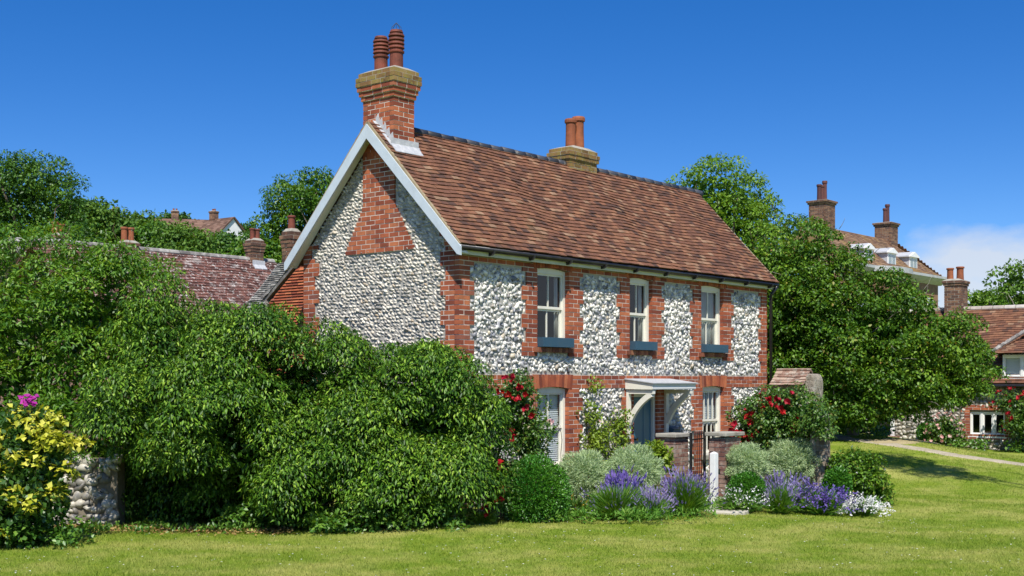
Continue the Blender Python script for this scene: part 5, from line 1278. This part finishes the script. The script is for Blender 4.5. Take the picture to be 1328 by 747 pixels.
n = 420; y = rng.uniform(11.8, 18.5, n); x = (rng.random(n)*2-1)*(y*.42); lv = Leaves()
for i in range(4):
    a = rng.random(n)*6.28; lv.add(np.stack([x, y, height(x, y)+.035], -1), np.tile(Z, (n, 1))+rng.normal(size=(n, 3))*.3, np.stack([np.cos(a), np.sin(a), .1+0*a], -1), .012, .012)
o = lv.build('clover_flowers', P_['white'], None); tag(o, 'tiny white clover flowers dotted over the lawn', 'clover', kind='stuff')

# ================================================================== sky, sun, camera
SAZ, SEL = R(-2), R(54)          # light travels towards +y, a little to the right
w = bpy.data.worlds.new('World'); S.world = w; w.use_nodes = True; nt = w.node_tree; nt.nodes.clear()
sky = N(nt, 'ShaderNodeTexSky'); sky.sky_type = 'NISHITA'; sky.sun_disc = False; sky.sun_elevation = SEL; sky.sun_rotation = math.pi+SAZ
sky.altitude = 0; sky.air_density = 1.0; sky.dust_density = .25; sky.ozone_density = 3.0
tc = N(nt, 'ShaderNodeTexCoord'); gv = tc.outputs['Generated']
# the blue deepens quickly upwards, as through clear sea air
mp = N(nt, 'ShaderNodeMapping'); nt.links.new(gv, mp.inputs[0]); mp.inputs['Scale'].default_value = (1, 1, 1.5); mp.inputs['Location'].default_value = (0, 0, .025)
nm = N(nt, 'ShaderNodeVectorMath'); nm.operation = 'NORMALIZE'; nt.links.new(mp.outputs[0], nm.inputs[0]); nt.links.new(nm.outputs[0], sky.inputs[0])
hs = N(nt, 'ShaderNodeHueSaturation'); nt.links.new(sky.outputs[0], hs.inputs['Color']); hs.inputs['Saturation'].default_value = 1.40; hs.inputs['Hue'].default_value = .512; hs.inputs['Value'].default_value = 2.5; hs.inputs['Value'].default_value = 1.0
# low fair weather cloud to the right
sp = N(nt, 'ShaderNodeSeparateXYZ'); nt.links.new(gv, sp.inputs[0])
cm = N(nt, 'ShaderNodeMapping'); nt.links.new(gv, cm.inputs[0]); cm.inputs['Scale'].default_value = (1, 1, 2.2)
n1 = noise(nt, 7, 8, cm.outputs[0], .55)
az = N(nt, 'ShaderNodeMath'); az.operation = 'DIVIDE'; nt.links.new(sp.outputs[0], az.inputs[0]); nt.links.new(sp.outputs[1], az.inputs[1])
def mul(a, b, op='MULTIPLY'):
    m = N(nt, 'ShaderNodeMath'); m.operation = op
    for i, v in enumerate((a, b)):
        if isinstance(v, (int, float)): m.inputs[i].default_value = v
        else: nt.links.new(v, m.inputs[i])
    return m.outputs[0]
lim = mul(maprange(nt, az.outputs[0], .24, .36), maprange(nt, sp.outputs[2], .135, .09))
cl_ = mul(mul(maprange(nt, mul(n1.outputs[0], mul(lim, .45), 'ADD'), .68, .92), .78), maprange(nt, lim, .0, .25))
cc = mix(nt, cl_, hs.outputs[0], (4.6, 4.8, 5.1, 1))
bg = N(nt, 'ShaderNodeBackground'); nt.links.new(cc, bg.inputs[0]); bg.inputs[1].default_value = .125
wo = N(nt, 'ShaderNodeOutputWorld'); nt.links.new(bg.outputs[0], wo.inputs[0])
sd = bpy.data.lights.new('sun', 'SUN'); sd.energy = 5.0; sd.angle = R(.5); sd.color = (1, .955, .88); so = bpy.data.objects.new('sun', sd); COL.objects.link(so)
d = Vector((math.sin(SAZ)*math.cos(SEL), math.cos(SAZ)*math.cos(SEL), -math.sin(SEL))); so.rotation_euler = d.to_track_quat('-Z', 'Y').to_euler(); so.location = (-5, -20, 30)
cd = bpy.data.cameras.new('camera'); cam = bpy.data.objects.new('camera', cd); COL.objects.link(cam); S.camera = cam
cam.location = (0, 0, EYE); cam.rotation_euler = (R(90), 0, 0); cd.sensor_width = 36; cd.lens = F/1328*36; cd.shift_y = (YH-373.5)/1328; cd.clip_end = 2000; cd.clip_start = .1
vs = S.view_settings; vs.view_transform = 'Standard'; vs.look = 'None'; vs.exposure = .38; vs.gamma = 1; vs.use_curve_mapping = False
S.cycles.use_denoising = True; S.cycles.max_bounces = 8; S.cycles.diffuse_bounces = 3; S.cycles.glossy_bounces = 3; S.cycles.transmission_bounces = 4; S.cycles.transparent_max_bounces = 10
S.cycles.sample_clamp_indirect = 6
